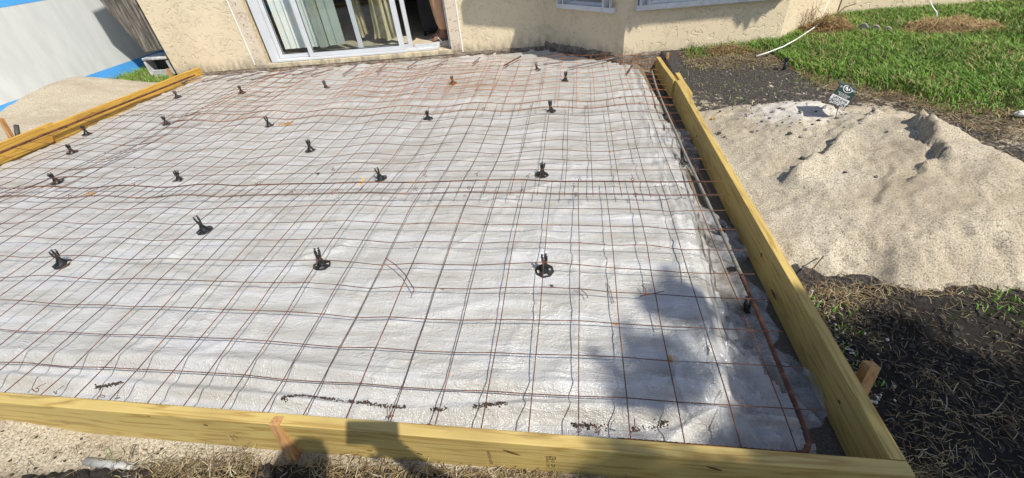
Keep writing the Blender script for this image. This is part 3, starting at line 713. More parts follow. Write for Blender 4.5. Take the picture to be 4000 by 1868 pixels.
mesh_sheet('middle rusty mesh sheet overlapping the nearest sheet by one square', 0, 30, -.5, 9, 19, .004, xr=.13 - .0762 + .02)
mesh_sheet('far rusty mesh sheet reaching the bay wall and the rebar dowels', 0, 28, .1, 18, 28, .007, xr=.16, mat=RUST2)
mesh_sheet('small bright orange mesh piece laid askew over the far sheet near the rusty chair', 9, 19, .35, 21, 28, .02, rot=.05, mat=RUST2, extra=lambda x, y: .018 * math.sin(x * 6) + .012 * math.sin(y * 9))
mesh_sheet('narrow mesh strip beside the wet form board, overlapping the nearest sheet end', 29, 35, .3, 0, 10, .010, tail=.05, extra=lambda x, y: .02 * sm(-5.1, -5.4, x))
mesh_sheet('narrow mesh strip beside the wet form board in the middle run', 27, 35, .4, 10, 19, .012, rot=-.015, extra=lambda x, y: .03 * sm(-4.9, -5.4, x) + .012 * math.sin(y * 7))
mesh_sheet('narrow mesh strip in the far corner between the wet form board and house', 24, 34, .2, 19, 28, .014, rot=.03, extra=lambda x, y: .03 * sm(-4.7, -5.3, x) + .015 * math.sin(x * 5 + y * 3))
# tie wires
def tie(x, y, a, l=.05):
    z = mesh_z(x, y); d = Vector((math.cos(a), math.sin(a), 0)); n = Vector((-d.y, d.x, 0)); mb = MB()
    pts = [Vector((x, y, z)) + n * .009 * math.cos(q) + Vector((0, 0, .009 * math.sin(q) + .004)) + d * .002 * q for q in [k * .6 for k in range(11)]]
    pts += [Vector((x, y, z + .006)) + d * (l * k / 4) + Vector((0, 0, .02 * k / 4 * (1 - k / 5))) for k in range(1, 5)]
    o = mb.tube(pts, .0016, 4).build('tie_wire', RUST, None, False, 0, (x, y, z))
    tag(o, 'small rusty tie wire loop twisted round the overlapped mesh wires', 'tie wire', 'tie wires on the mesh overlaps')
for u_, v_, a in ((1300, 660, 2), (1660, 690, 1.6), (1860, 690, 1), (2060, 700, 1.2), (2264, 705, 1.5), (2472, 700, 1.6), (1330, 755, 4), (1630, 745, 4.5), (1835, 745, 4.6), (2046, 750, 4.5), (2250, 762, 4.6), (2482, 760, 4.6), (1000, 720, 1), (640, 770, 4), (520, 725, 1), (1140, 765, 1), (270, 770, .3), (2075, 418, 4.5), (2290, 415, 4.6), (1890, 428, 4.5), (2420, 392, 1)):
    p = onz(u_, v_, .015 if v_ > 600 else -.015); tie(p.x, p.y, a, rnd.uniform(.03, .06))
for (u_, v_) in ((390, 1552), (1525, 1630), (2480, 1690), (125, 1525), (2345, 1690)):
    p = onz(u_, v_, .01); tie(p.x, max(p.y, .022), rnd.uniform(.5, 2.5), .04)
# long loose tie on the mesh
p = [onz(a, b, .03) for a, b in ((1508, 1010), (1545, 1035), (1580, 1070), (1605, 1110), (1618, 1130), (1612, 1145))]
tag(MB().tube(p, .0022, 5).build('loose_wire', RUST), 'long loose bent tie wire lying across three mesh squares', 'wire')
def twig(label, pix, z, r=.0016, m=None):
    tag(MB().tube([onz(a, b, z) for a, b in pix], r, 5).build('twig', m or KNOT), label, 'twig')
twig('curved brown twig hanging from the mesh below the nearest middle chair', [(2258, 1125), (2275, 1135), (2290, 1150), (2297, 1165)], .0)
twig('forked dark twig lying on the plastic beside the leaf shadow', [(2368, 1107), (2380, 1120), (2385, 1140), (2398, 1183)], -.02)
twig('bent wire offcut on the plastic in front of the leaf shadow', [(2508, 1115), (2522, 1130), (2524, 1150), (2500, 1158), (2595, 1138)], -.005, .002, RUST)

# ------------------------------------------------------------------ rebar chairs
def make_chair():
    root = thing('rebar_chair', 'x', 'rebar chair', (0, 0, 0), 'black plastic rebar chairs under the mesh')
    mb = MB(); n = 8; Ro, Ri = .044, .019; v = []; f = []
    for z in (0, .004):
        for r in (Ro, Ri):
            for k in range(n):
                q = 2 * math.pi * (k + .5) / n; v.append((r * math.cos(q), r * math.sin(q), z + (.006 if r == Ri else 0)))
    for k in range(n):
        k2 = (k + 1) % n
        f += [(16 + k, 16 + k2, k2, k)[::-1], (8 + k, 8 + k2, 24 + k2, 24 + k)[::-1]]
        if k % 2 == 0: f += [(16 + k, 16 + k2, 24 + k2, 24 + k), (k, 8 + k, 8 + k2, k2)]
        else:   # opening in the plate, rimmed
            A = lambda a, b, t: tuple(np.array(v[a]) * (1 - t) + np.array(v[b]) * t)
            o = len(v); v += [A(16 + k, 24 + k, .28), A(16 + k2, 24 + k2, .28), A(k, 8 + k, .28), A(k2, 8 + k2, .28)]
            f += [(16 + k, 16 + k2, o + 1, o), (k, o + 2, o + 3, k2), (o, o + 1, o + 3, o + 2)]
    mb.add(v, f).build('base_plate', BLACKP, root)
    st = MB()
    st.lathe([(.022, .004), (.016, .012), (.0105, .024), (.0095, .040), (.0115, .050)], 8)
    for k in range(4):
        q = k * math.pi / 2 + .78; c, s = math.cos(q), math.sin(q); a = Vector((c, s, 0)); b = Vector((-s, c, 0)) * .0016
        vv = [a * .007 - b, a * .026 - b, a * .013 - b, a * .007 - b, a * .007 + b, a * .026 + b, a * .013 + b, a * .007 + b]
        zz = [.004, .004, .03, .045] * 2
        st.add([p + Vector((0, 0, z)) for p, z in zip(vv, zz)], [(0, 1, 2, 3), (7, 6, 5, 4), (0, 4, 5, 1), (1, 5, 6, 2), (2, 6, 7, 3)])
    st.build('stem', BLACKP, root)
    for k in range(4):
        q = k * math.pi / 2 + .78; c, s = math.cos(q), math.sin(q)
        pr = MB(); pr.tube([(c * .008, s * .008, .044), (c * .0115, s * .0115, .054), (c * .0105, s * .0105, .062), (c * .014, s * .014, .072), (c * .012, s * .012, .080)], [.0052, .0042, .0052, .0045, .0060], 7)
        pr.build('prong', BLACKP, root)
    return root
CH = [  # base centre in the photo (2576 wide), label
 (158, 665, 'black rebar chair in the row nearest the near form, the one farthest from the trench'),
 (810, 668, 'black rebar chair in the row nearest the near form, between its two neighbours'),
 (1370, 682, 'black rebar chair in the nearest row, upright, with its octagonal base seen whole'),
 (515, 580, 'black rebar chair standing alone between the nearest row and the first mesh overlap'),
 (145, 458, 'black rebar chair by the first mesh overlap, next to the wet form board'),
 (452, 455, 'black rebar chair by the first mesh overlap, second from the wet form board'),
 (958, 450, 'black rebar chair by the first mesh overlap, beside the orange rust flake'),
 (1363, 440, 'black rebar chair by the first mesh overlap, the one closest to the trench'),
 (182, 384, 'black rebar chair close to the wet form board, second out from its splice'),
 (782, 379, 'black rebar chair alone in the middle of the slab beyond the first overlap'),
 (219, 338, 'black rebar chair against the wet form board at its splice'),
 (420, 312, 'black rebar chair out from the wet form board where mesh strips overlap'),
 (678, 317, 'black rebar chair standing by the yellow stain at the second mesh overlap'),
 (1077, 300, 'black rebar chair with muddy base by the second mesh overlap, mid slab'),
 (1386, 281, 'black rebar chair by the second mesh overlap, in line with the bay corner'),
 (447, 245, 'black rebar chair in the back row, nearest the wet form board'),
 (609, 234, 'black rebar chair in the back row, on a white scrap below the door blinds'),
 (821, 222, 'black rebar chair in the back row, below the sliding glass panel'),
 (1140, 210, 'rust stained rebar chair in the back row, tangled in orange mesh'),
 (1351, 177, 'muddy rebar chair nearest the bay wall, among the dowels'),
 (1422, 204, 'rebar chair in the back row with rusty base, closest to the bay corner'),
 (1672, 296, 'black rebar chair under the grey bar at the far part of the trench'),
 (1713, 410, 'shiny black rebar chair glinting under the grey bar in the trench'),
 (1808, 610, 'black rebar chair in the trench shade where the grey bar begins to rust'),
 (1872, 795, 'black rebar chair under the rusty bar, nearest the front corner'),
]
proto = make_chair(); first = True
for u_, v_, lab in CH:
    p = onz(u_ * 1.5528, v_ * 1.5528, -.05)
    for _ in range(6): p = onz(u_ * 1.5528, v_ * 1.5528, slab_z(p.x, p.y) + .004)
    o = proto if first else copy_tree(proto); first = False
    o.location = (p.x, p.y, p.z); o['label'] = lab; h = mesh_z(p.x, p.y) - p.z
    o.rotation_euler = (rnd.uniform(-.10, .10), rnd.uniform(-.12, .12), rnd.uniform(0, 1.5))
    tr = u_ > 1600
    k = min(1.2, max(.95, (h + .035) / .085)) if not tr else 1.35
    o.scale = (1, 1, k) if not tr else (1.1, 1.1, k)
    if lab.startswith('rust'):
        for ch in o.children: ch.data = ch.data.copy(); ch.data.materials[0] = RUST2 if ch.name.startswith('base') else KNOT

# ------------------------------------------------------------------ reinforcing bars
def rebar(name, label, pts, r, mat, group=None, ribs=True):
    pts = [Vector(p) for p in pts]; mb = MB(); out = []; rr = []
    for i in range(len(pts) - 1):
        L = (pts[i + 1] - pts[i]).length; n = max(2, int(L / (.0085 if ribs else .02)))
        for k in range(n): out.append(pts[i].lerp(pts[i + 1], k / n)); rr.append(r * (.94 if k % 2 else 1.16) if ribs else r)
    out.append(pts[-1]); rr.append(r)
    o = mb.tube(out, rr, 8).build(name, mat, None, True, 0, pts[0]); return tag(o, label, 'rebar', group)
rb_pix = [(2790, 408), (1640, 175)]
RBW = [(.085, 3.66, -.03), (.06, 3.2, -.025), (.052, 2.84, -.02), (.05, 1.92, -.012), (.055, 1.4, -.008), (.058, .99, -.006), (.058, .77, -.004), (.056, .49, -.004), (.05, .28, -.003), (.046, .12, -.003), (.040, .06, -.004), (.020, .030, -.004), (-.02, .022, -.004), (-.5, .0235, -.005)]
rebar('rebar', 'long hooked bar down the trench, grey far off and rusty near the corner', RBW, .0078, REBAR2)
rebar('rebar', 'rusty bar along the inner face of the near form board, mostly hidden behind it', [(-.52, .026, -.02), (-2.0, .024, -.018), (-5.2, .024, -.02)], .008, REBARR)
rebar('rebar', 'dark rusty bar lying along the inner face of the wet form board', [(LX + .03, .1, .05), (LX + .03, 1.5, .045), (LX + .035, 2.4, .035), (LX + .03, 3.4, .01), (LX + .06, 4.3, -.005)], .009, REBARR)
DOW = [((455, 208), (520, 190), 'short grey dowel lying at the footing by the house corner'), ((508, 206), (603, 185), 'grey dowel at the footing, second from the house corner, under the stucco stain'),
 ((570, 204), (660, 182), 'grey dowel at the footing below the fixed door frame'), ((630, 201), (742, 177), 'long grey dowel at the footing below the white blind'),
 ((735, 190), (800, 174), 'grey dowel at the footing below the first panel joint'), ((782, 190), (838, 173), 'dark short dowel at the footing below the pale green blind'),
 ((863, 187), (897, 165), 'grey dowel at the footing below the tan curtain'), ((948, 181), (972, 161), 'grey dowel at the footing below the yellow curtain'),
 ((1025, 170), (1050, 154), 'grey dowel at the footing below the open doorway'), ((1097, 165), (1125, 151), 'grey dowel at the footing below the door jamb with the person'),
 ((1190, 160), (1207, 145), 'grey dowel at the footing beside the right joint strip'), ((1268, 165), (1310, 142), 'rusty dowel at the footing where the bay shade begins'),
 ((1367, 162), (1416, 156), 'grey bent dowel in front of the shaded bay wall'), ((1430, 170), (1545, 146), 'long grey dowel crossing the sheet edge below the bay window'),
 ((1590, 165), (1580, 182), 'rusty dowel stub by the bay corner standing over the sheet')]
for a, b, lab in DOW:
    pa = onz(a[0] * 1.5528, a[1] * 1.5528, -.035); pb = onz(b[0] * 1.5528, b[1] * 1.5528, -.03)
    rebar('rebar_dowel', lab, [pa, pb], .0085, DOWELM if 'rusty' not in lab else REBARR, 'rebar dowels doweled into the house footing', ribs=False)

# soil smears and leaf scraps on the plastic
SOILM = simple('damp_soil', (.045, .03, .022), .9, .4, 40, bs=.8, bd=.01)
def clod(mb, p, r, col=None):
    n = 7; v = []
    for i in range(1, 4):
        for k in range(n):
            th = math.pi * i / 4; q = 2 * math.pi * k / n; rr = r * rnd.uniform(.7, 1.2)
            v.append((p[0] + rr * math.sin(th) * math.cos(q), p[1] + rr * math.sin(th) * math.sin(q), p[2] + rr * .75 * math.cos(th)))
    v += [(p[0], p[1], p[2] + r * .75), (p[0], p[1], p[2] - r * .7)]
    f = [(i * n + k, i * n + (k + 1) % n, (i + 1) * n + (k + 1) % n, (i + 1) * n + k) for i in range(2) for k in range(n)] + [(3 * n, (k + 1) % n, k) for k in range(n)] + [(3 * n + 1, 2 * n + k, 2 * n + (k + 1) % n) for k in range(n)]
    mb.add(v, f, col)
def smear(label, pix, wd, z=None):
    pts = [onz(a, b, -.06) for a, b in pix]; L = sum((q - p).length for p, q in zip(pts, pts[1:])); mb = MB(); n = int(L / .0007); sd = pix[0][0] * .01
    for i in range(n):
        q = i / n * (len(pts) - 1); k = min(int(q), len(pts) - 2); p = pts[k].lerp(pts[k + 1], q - k); dn = .72 + .8 * fbm(i * .05, sd, 1, 3)
        if rnd.random() > max(.05, dn): continue
        y = p.y + rnd.gauss(0, .45) * wd; x = p.x + rnd.gauss(0, .004); r = rnd.uniform(.0012, .0036) * (.6 + .6 * dn); clod(mb, (x, y, plast_z(x, y) + r * .1), r)
    tag(mb.build('soil_smear', SOILM), label, 'soil smear')
smear('long thin strip of dark soil in the plastic crease behind the near form', [(1100, 1562), (1180, 1535), (1300, 1550), (1480, 1572), (1580, 1580)], .009)
smear('short lump of dark soil in the crease next to the long strip', [(1675, 1590), (1735, 1592)], .010)
smear('ragged dark soil patch in the crease between two mesh wires', [(1845, 1590), (1900, 1586), (1985, 1583)], .012)
smear('dark soil patch in the crease close to the crumpled clear flap', [(2235, 1640), (2300, 1642), (2370, 1648)], .011)
smear('dark soil streak beside the crumpled clear flap', [(2470, 1655), (2560, 1650), (2610, 1640)], .012)
smear('thin brown soil line on the plastic far along the near form', [(355, 1497), (410, 1494), (480, 1488)], .006)
for (u_, v_, lab) in ((1735, 1130, 'small torn brown leaf on the plastic in the middle squares'), (2155, 1117, 'small crumpled brown leaf below the nearest upright chair'), (525, 648, 'tiny brown leaf scrap on a mesh wire beyond the first overlap'), (1240, 673, 'round brown leaf scrap on the plastic near the middle chair')):
    p = onz(u_, v_, -.03); p.z = plast_z(p.x, p.y) + .004; mb = MB(); v = [p + Vector((rnd.uniform(-.014, .014), rnd.uniform(-.008, .008), rnd.uniform(0, .01))) for _ in range(7)]
    mb.add(v, [(0, 1, 2), (1, 2, 3), (2, 3, 4), (3, 4, 5), (4, 5, 6)]); tag(mb.build('leaf_scrap', SOILM), lab, 'leaf')
p = onz(1403, 727, .01); tag(MB().add([p, p + Vector((.012, .05, .03)), p + Vector((.024, .055, .028)), p + Vector((.01, .0, .002))], [(0, 1, 2, 3)]).build('rust_flake', simple('rust_flake', (.55, .26, .02), .7)), 'orange rust flake standing on the mesh next to a chair', 'rust flake')

# ------------------------------------------------------------------ sand piles
RIDGE = [((1.02, 1.95), .13), ((1.10, 1.72), .17), ((1.16, 1.50), .19), ((1.24, 1.25), .175), ((1.36, .95), .12)]
def led(u0, v0, u1, v1, h, wd, z=.11):
    a, b = onz(u0, v0, z), onz(u1, v1, z); return (a.x, a.y, b.x, b.y, h, wd)
LEDGE = [led(3528, 548, 3648, 690, .10, .12, .12), led(3250, 640, 3075, 697, .080, .09, .07), led(3262, 588, 3208, 648, .078, .06, .08), led(3165, 676, 3105, 710, .042, .04, .05), led(3410, 492, 3355, 530, .05, .05), led(3278, 515, 3240, 538, .028, .04), led(3610, 695, 3555, 740, .05, .06), led(3310, 555, 3255, 595, .022, .04, .08), led(3470, 700, 3430, 800, .02, .06, .09)]
def pile_z(x, y):
    # main heap with a crest running from the sign towards the viewer's right
    t = 9e9; hh = 0; sd = 0
    for (a, ha), (b, hb) in zip(RIDGE, RIDGE[1:]):
        dx, dy = b[0] - a[0], b[1] - a[1]; L2 = dx * dx + dy * dy; q = min(1, max(0, ((x - a[0]) * dx + (y - a[1]) * dy) / L2))
        px, py = a[0] + dx * q, a[1] + dy * q; d = math.hypot(x - px, y - py)
        if d < t: t = d; hh = lerp(ha, hb, q); sd = (x - px) * dy - (y - py) * dx
    left = sd > 0
    crest = hh * (1 - sm(0, .42 if not left else .95, t)) if not left else hh * max(0, 1 - (t / .98)) ** 1.15
    z = -.055 + max(0, crest) * 1.32
    lobe = .165 * math.exp(-(((x - .80) / .36) ** 2 + ((y - 2.12) / .36) ** 2))
    apron = .05 * sm(.62, .85, y + .06 * fbm(x * 4, 1, 3, 2)) * sm(2.75, 2.45, y + .1 * fbm(x * 3, 2, 1, 2)) * sm(1.9, 1.3, x)
    z = max(z, -.06 + lobe * 1.12) * .6 + .4 * (z + lobe * .5) + apron
    # hollow round the sign, and slumped ledges whose steep side faces away from the sun
    z -= .022 * math.exp(-(((x - .86) / .13) ** 2 + ((y - 2.03) / .09) ** 2)) + .035 * math.exp(-(((x - .76) / .15) ** 2 + ((y - 2.14) / .12) ** 2))
    for x0, y0, x1, y1, h, wd in LEDGE:
        dx, dy = x1 - x0, y1 - y0; L = math.hypot(dx, dy); ux, uy = dx / L, dy / L
        q = (x - x0) * ux + (y - y0) * uy
        if -.06 < q < L + .06:
            d = (x - x0) * uy - (y - y0) * ux + .022 * fbm(q * 14, 3, h * 70, 3); k = sm(-.05, .03, q) * sm(L + .05, L - .03, q) * (.75 + .5 * fbm(q * 9, 1, h * 50, 2))
            z += h * k * (sm(.022, .0, d) if d > 0 else math.exp(d / wd)) 
    z -= .24 * sm(.99, .62, y + .10 * fbm(x * 3, y * 3, 3, 4) + .03 * fbm(x * 18, y * 18, 3, 2))
    z += .016 * fbm(x * 5, y * 5, 2, 3) + .011 * abs(fbm(x * 15, y * 15, 5, 3)) + .005 * fbm(x * 40, y * 40, 9, 2)
    e = sm(.0, .09, x - FX1) 
    return lerp(min(z, .018), z, e)
def pile_col(x, y):
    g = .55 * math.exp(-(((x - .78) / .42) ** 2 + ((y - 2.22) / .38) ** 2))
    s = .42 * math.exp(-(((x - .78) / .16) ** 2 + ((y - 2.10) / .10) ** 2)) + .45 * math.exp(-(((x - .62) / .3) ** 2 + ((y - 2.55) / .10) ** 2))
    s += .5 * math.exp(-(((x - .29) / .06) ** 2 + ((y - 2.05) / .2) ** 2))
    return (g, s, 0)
def pile_keep(x, y): return pile_z(x, y) > ground_z(x, y) - .02
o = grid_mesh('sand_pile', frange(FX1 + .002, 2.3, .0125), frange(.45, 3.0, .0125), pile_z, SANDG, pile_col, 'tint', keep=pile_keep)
tag(o, 'big pale sand pile beside the long form board with a yard sign stuck in it', 'sand pile')
CREST = [(onx(u_, v_, -6.55)) for u_, v_ in ((0, 437), (84, 381), (190, 330), (280, 303), (330, 302), (447, 315), (560, 345))]
cy_ = [p.y for p in CREST] ; cz_ = [p.z for p in CREST]
def lpile_z(x, y):
    c = float(np.interp(y, [0, 2.0] + cy_ + [4.75], [-.02, .03] + cz_ + [-.3]))
    edge = float(np.interp(y, [0, 3.0, 3.9, 4.1, 4.4, 4.7], [.02, .012, -.01, -.05, -.14, -.25]))
    if x > -6.55: z = lerp(c, edge, sm(-6.55, -5.5, x) ** .9)
    else: z = c - (-6.55 - x) * .5
    return z + .008 * fbm(x * 9, y * 9, 1, 3) + .01 * abs(fbm(x * 3 + y, y * 7, 4, 2))
o = grid_mesh('sand_pile', frange(-7.15, LX - .04, .03), frange(.2, 4.8, .03), lpile_z, SAND, keep=lambda x, y: lpile_z(x, y) > -.16)
tag(o, 'low beige sand pile between the wet form board and the grey and blue panel', 'sand pile')

# soil clods on the sand pile and at its foot
# ------------------------------------------------------------------ loose litter: straw, chips, clods
def straw(mb, x, y, z, L, wd, a, tilt, col):
    d = Vector((math.cos(a) * math.cos(tilt), math.sin(a) * math.cos(tilt), math.sin(tilt))); n = Vector((-math.sin(a), math.cos(a), 0)); p = Vector((x, y, z))
    b = Vector((rnd.uniform(-1, 1), rnd.uniform(-1, 1), rnd.uniform(0, 1))) * L * .12
    pts = [p - d * L / 2, p + b, p + d * L / 2]; up = Vector((0, 0, wd * .5)); v = []
    for q in pts: v += [q - n * wd, q + n * wd, q + up]
    mb.add(v, [(0, 1, 4, 3), (3, 4, 7, 6), (1, 2, 5, 4), (4, 5, 8, 7), (2, 0, 3, 5), (5, 3, 6, 8)], col)
def strawcol():
    k = rnd.random(); b = rnd.uniform(.4, 1.05)
    c = (.34, .26, .13) if k < .45 else ((.20, .13, .065) if k < .75 else ((.13, .10, .07) if k < .88 else (.50, .43, .30))); return tuple(x * b for x in c)
lit = MB()
def scatter(n, fx, L=(.015, .06), wd=(.0006, .0013), tilt=.35, mb=None):
    for _ in range(n):
        x, y, z = fx(); straw(mb or lit, x, y, z + rnd.uniform(.002, .012), rnd.uniform(*L), rnd.uniform(*wd), rnd.uniform(0, math.pi), rnd.uniform(-tilt, tilt), strawcol())
def near_patch(cx, cy, sx, sy, h=0.0):
    def f():
        x = rnd.gauss(cx, sx); y = min(rnd.gauss(cy, sy), FY0 - .015); return x, y, ground_z(x, y) + abs(rnd.gauss(0, h))
    return f
scatter(420, near_patch(-1.93, -.14, .10, .028, .026)); scatter(400, near_patch(-1.30, -.095, .13, .024, .016)); scatter(300, near_patch(-.75, -.06, .15, .012, .008)); scatter(160, near_patch(-1.75, -.10, .05, .03, .04), tilt=1.0)
scatter(220, near_patch(-.95, -.075, .2, .018, .008)); scatter(130, near_patch(-.45, -.06, .2, .012, .006)); scatter(120, near_patch(-2.5, -.24, .2, .04, .01))
def corner_patch(cx, cy, sx, sy):
    def f():
        while True:
            x, y = rnd.gauss(cx, sx), rnd.gauss(cy, sy)
            if x > FX1 + .012 or y < FY0 - .015: return x, y, ground_z(x, y)
    return f
scatter(230, corner_patch(.44, .13, .075, .085), (.012, .05), (.0005, .0011)); scatter(70, corner_patch(.58, .33, .06, .04)); scatter(90, corner_patch(.72, .22, .10, .03), (.02, .07)); scatter(330, corner_patch(.45, .72, .07, .035), (.015, .05)); scatter(260, corner_patch(.75, .76, .22, .03)); scatter(140, corner_patch(.30, .58, .025, .08), (.01, .03), (.0015, .004)); scatter(60, corner_patch(.75, .4, .35, .2)); scatter(200, corner_patch(.34, .03, .05, .05)); scatter(120, corner_patch(.90, .15, .07, .05))
def dead_band():
    while True:
        x = rnd.uniform(.4, 3.0); gyv = grass_y(x); y = gyv + rnd.gauss(-.16, .16)
        if x < .5: y = rnd.uniform(3.6, 4.1)
        pz = pile_z(x, y) if x < 2.2 and .5 < y < 2.9 else -9
        if y > .8 and y < house_y(x) - .03 and not (pz > ground_z(x, y) + .02): return x, y, ground_z(x, y)
scatter(5200, dead_band, (.02, .08), (.0008, .0019), .4)
def rband():
    x = rnd.uniform(1.35, 3.2); y = rnd.uniform(1.0, 2.35); return x, y, ground_z(x, y)
scatter(2600, rband, (.02, .08), (.0008, .0018), .4)
dk = MB(); _sc = strawcol
def strawcol(): return shade(rnd.choice([(.075, .058, .038), (.05, .042, .03), (.11, .085, .05), (.16, .13, .08)]), .6, 1.3)
scatter(2200, corner_patch(.75, .35, .40, .24), (.008, .04), (.0006, .0016), .4); scatter(700, corner_patch(.42, .62, .12, .08), (.008, .035), (.0006, .0016), .4); scatter(900, near_patch(-1.6, -.12, .45, .03, .008), (.008, .04)); scatter(1500, dead_band, (.01, .06), (.0008, .0018), .4)
strawcol = _sc
litter = lit.build('straw_litter', STRAWM); tag(litter, 'dry straw and mulch strewn over the bare soil', 'straw', kind='stuff')
peb = MB()
for _ in range(150):
    x, y = rnd.gauss(.32, .06), rnd.uniform(.25, .75)
    if x > FX1 + .01: r = rnd.uniform(.002, .007); clod(peb, (x, y, ground_z(x, y) + r * .4), r, shade((.55, .50, .44), .6, 1.1))
for _ in range(170):
    x, y = rnd.uniform(.28, 1.6), rnd.uniform(-.1, .75); r = rnd.uniform(.0012, .0035); clod(peb, (x, y, ground_z(x, y) + r * .4), r, (.20, .19, .175))
for _ in range(260):
    x, y = rnd.uniform(.28, 1.6), rnd.uniform(2.5, 3.9); r = rnd.uniform(.002, .008); clod(peb, (x, y, ground_z(x, y) + r * .3), r, rnd.choice([(.40, .37, .33), (.05, .045, .04), (.16, .13, .1)]))
for _ in range(170):
    x, y = rnd.gauss(.75, .3), rnd.gauss(2.15, .25)
    if x > .3: r = rnd.uniform(.004, .016) * rnd.random() + .003; clod(peb, (x, y, max(pile_z(x, y), ground_z(x, y)) + r * .2), r, rnd.choice([(.12, .115, .11), (.22, .2, .19), (.3, .28, .26), (.05, .05, .05)]))
for _ in range(200):
    x, y = rnd.uniform(-2.9, -.6), rnd.uniform(-.35, -.05); 
    r = rnd.uniform(.002, .007); clod(peb, (x, y, ground_z(x, y) + r * .2), r, rnd.choice([(.05, .04, .03), (.45, .38, .28), (.02, .02, .018)]))
tag(peb.build('stone_chips', PEBM), 'small stone chips and crumbs scattered on sand and soil', 'stone chips', kind='stuff')
sm_ = MB()
for _ in range(1100):
    x = rnd.uniform(-2.75, -.5); yb = float(np.interp(x, [-2.7, -2.35, -2.15, -1.8, -1.6, -1.0, -.6], [-.27, -.165, -.14, -.12, -.09, -.075, -.07])); y = yb - abs(rnd.gauss(0, .05))
    r = rnd.uniform(.004, .022); clod(sm_, (x, y, ground_z(x, y) + r * .25), r, shade((.019, .016, .014), .6, 1.6))
for _ in range(500):
    x, y = rnd.uniform(.27, 1.7), rnd.uniform(-.1, .72); r = rnd.uniform(.004, .016); clod(sm_, (x, y, ground_z(x, y) - r * .1), r, shade((.03, .027, .024), .6, 1.6))
for _ in range(260):
    x, y = rnd.uniform(.3, 1.5), rnd.uniform(2.7, 3.8); r = rnd.uniform(.004, .014); clod(sm_, (x, y, ground_z(x, y) - r * .1), r, shade((.07, .06, .052), .8, 1.8))
tag(sm_.build('soil_clods', PEBM), 'black soil crumbs heaped on the dug ground', 'soil', kind='stuff')

# ------------------------------------------------------------------ grass
def blades(n, pick, label, hmin=.03, hmax=.08, dead=.10):
    P = []; F = []; C = []
    for i in range(n):
        x, y, z, k = pick()
        a = rnd.uniform(0, 6.283); h = rnd.uniform(hmin, hmax) * k; wd = rnd.uniform(.0018, .0040); ln = h * rnd.uniform(.3, 1.2); la = rnd.gauss(2.4, 1.4)
        ca, sa = math.cos(a) * wd, math.sin(a) * wd; dx, dy = math.cos(la) * ln, math.sin(la) * ln; o = len(P)
        P += [(x - ca, y - sa, z - .005), (x + ca, y + sa, z - .005), (x - ca * .8 + dx * .35, y - sa * .8 + dy * .35, z + h * .6), (x + ca * .8 + dx * .35, y + sa * .8 + dy * .35, z + h * .6), (x + dx, y + dy, z + h * .85)]
        F += [(o, o + 1, o + 3, o + 2), (o + 2, o + 3, o + 4)]
        if rnd.random() < dead * (1.0 + 3 * max(0, fbm(x * 1.5, y * 1.5, 3, 2))): c = shade((.40, .31, .14), .6, 1.1)
        else:
            b = rnd.uniform(.42, 1.3) * (1 + .35 * fbm(x * 2.2, y * 2.2, 8, 2)); c = (.130 * b, .245 * b * rnd.uniform(.9, 1.1), .032 * b)
        C += [c] * 5
    mb = MB(); mb.v = P; mb.f = F; mb.c = C
    me = bpy.data.meshes.new('lawn_grass'); o = bpy.data.objects.new('lawn_grass', me); COL.objects.link(o); me.from_pydata(P, [], F)
    at = me.color_attributes.new('tint', 'FLOAT_COLOR', 'POINT'); at.data.foreach_set('color', np.array([(*c, 1) for c in C], dtype=np.float32).ravel())
    me.materials.append(BLADE); return tag(o, label, 'grass', kind='stuff')
EDC = onz(3409, 140, .03)
MND = [(onz(3225, 118, .05), .24, .17), (onz(3700, 115, .05), .42, .22)]
def lawn():
    while True:
        x = rnd.uniform(.45, 5.2) if rnd.random() < .75 else rnd.uniform(1.2, 3); y = rnd.uniform(2.0, 5.4)
        d = y - grass_y(x) + .14 * fbm(x * 4, y * 4, 6, 2)
        if d < -.10 or y > house_y(x) - .012: continue
        if rnd.random() > sm(-.10, .40, d) * .93 + .07: continue
        if -.25 < (y - 4.55) < .35 and math.hypot(x - EDC.x, y - EDC.y) < .30 and y < EDC.y + .06: continue
        if any(((x - p.x) / a) ** 2 + ((y - p.y) / b) ** 2 < .7 for p, a, b in MND) and rnd.random() < .85: continue
        return x, y, ground_z(x, y), lerp(.55, 1.0, sm(0, .35, d))
blades(95000, lawn, 'green lawn growing between the house wall and the bare soil', .035, .085)
def lawn2():
    while True:
        x = rnd.uniform(-7.15, LX - .06); y = rnd.uniform(3.85, 6.2)
        if lpile_z(x, y) > -.12 and y < 4.75: continue
        if x > -5.85 and y > 4.52: continue
        return x, y, ground_z(x, y), 1.0
blades(5200, lawn2, 'grass patch between the house corner and the small sand pile', .04, .09, .06)
def stray():
    k = rnd.random()
    if k < .35: x, y = rnd.uniform(.3, 1.5), rnd.uniform(2.7, 3.9)
    elif k < .75: x, y = rnd.gauss(1.1, .12), rnd.gauss(.68, .06)
    else: x, y = rnd.gauss(.34, .05), rnd.uniform(.3, .7)
    return x, y, ground_z(x, y), .8
blades(520, stray, 'stray green shoots growing in the bare soil', .02, .05)
g_ = MB(); p = ony(452, 1788, -.14)
for a in (-.5, .1, .6): straw(g_, p.x + a * .012, -.14, p.z + .03, .06, .003, 1.2, 1.25, (.12, .24, .05))
tag(g_.build('grass_shoot', BLADE), 'single green grass shoot standing in the foreground sand', 'grass shoot')

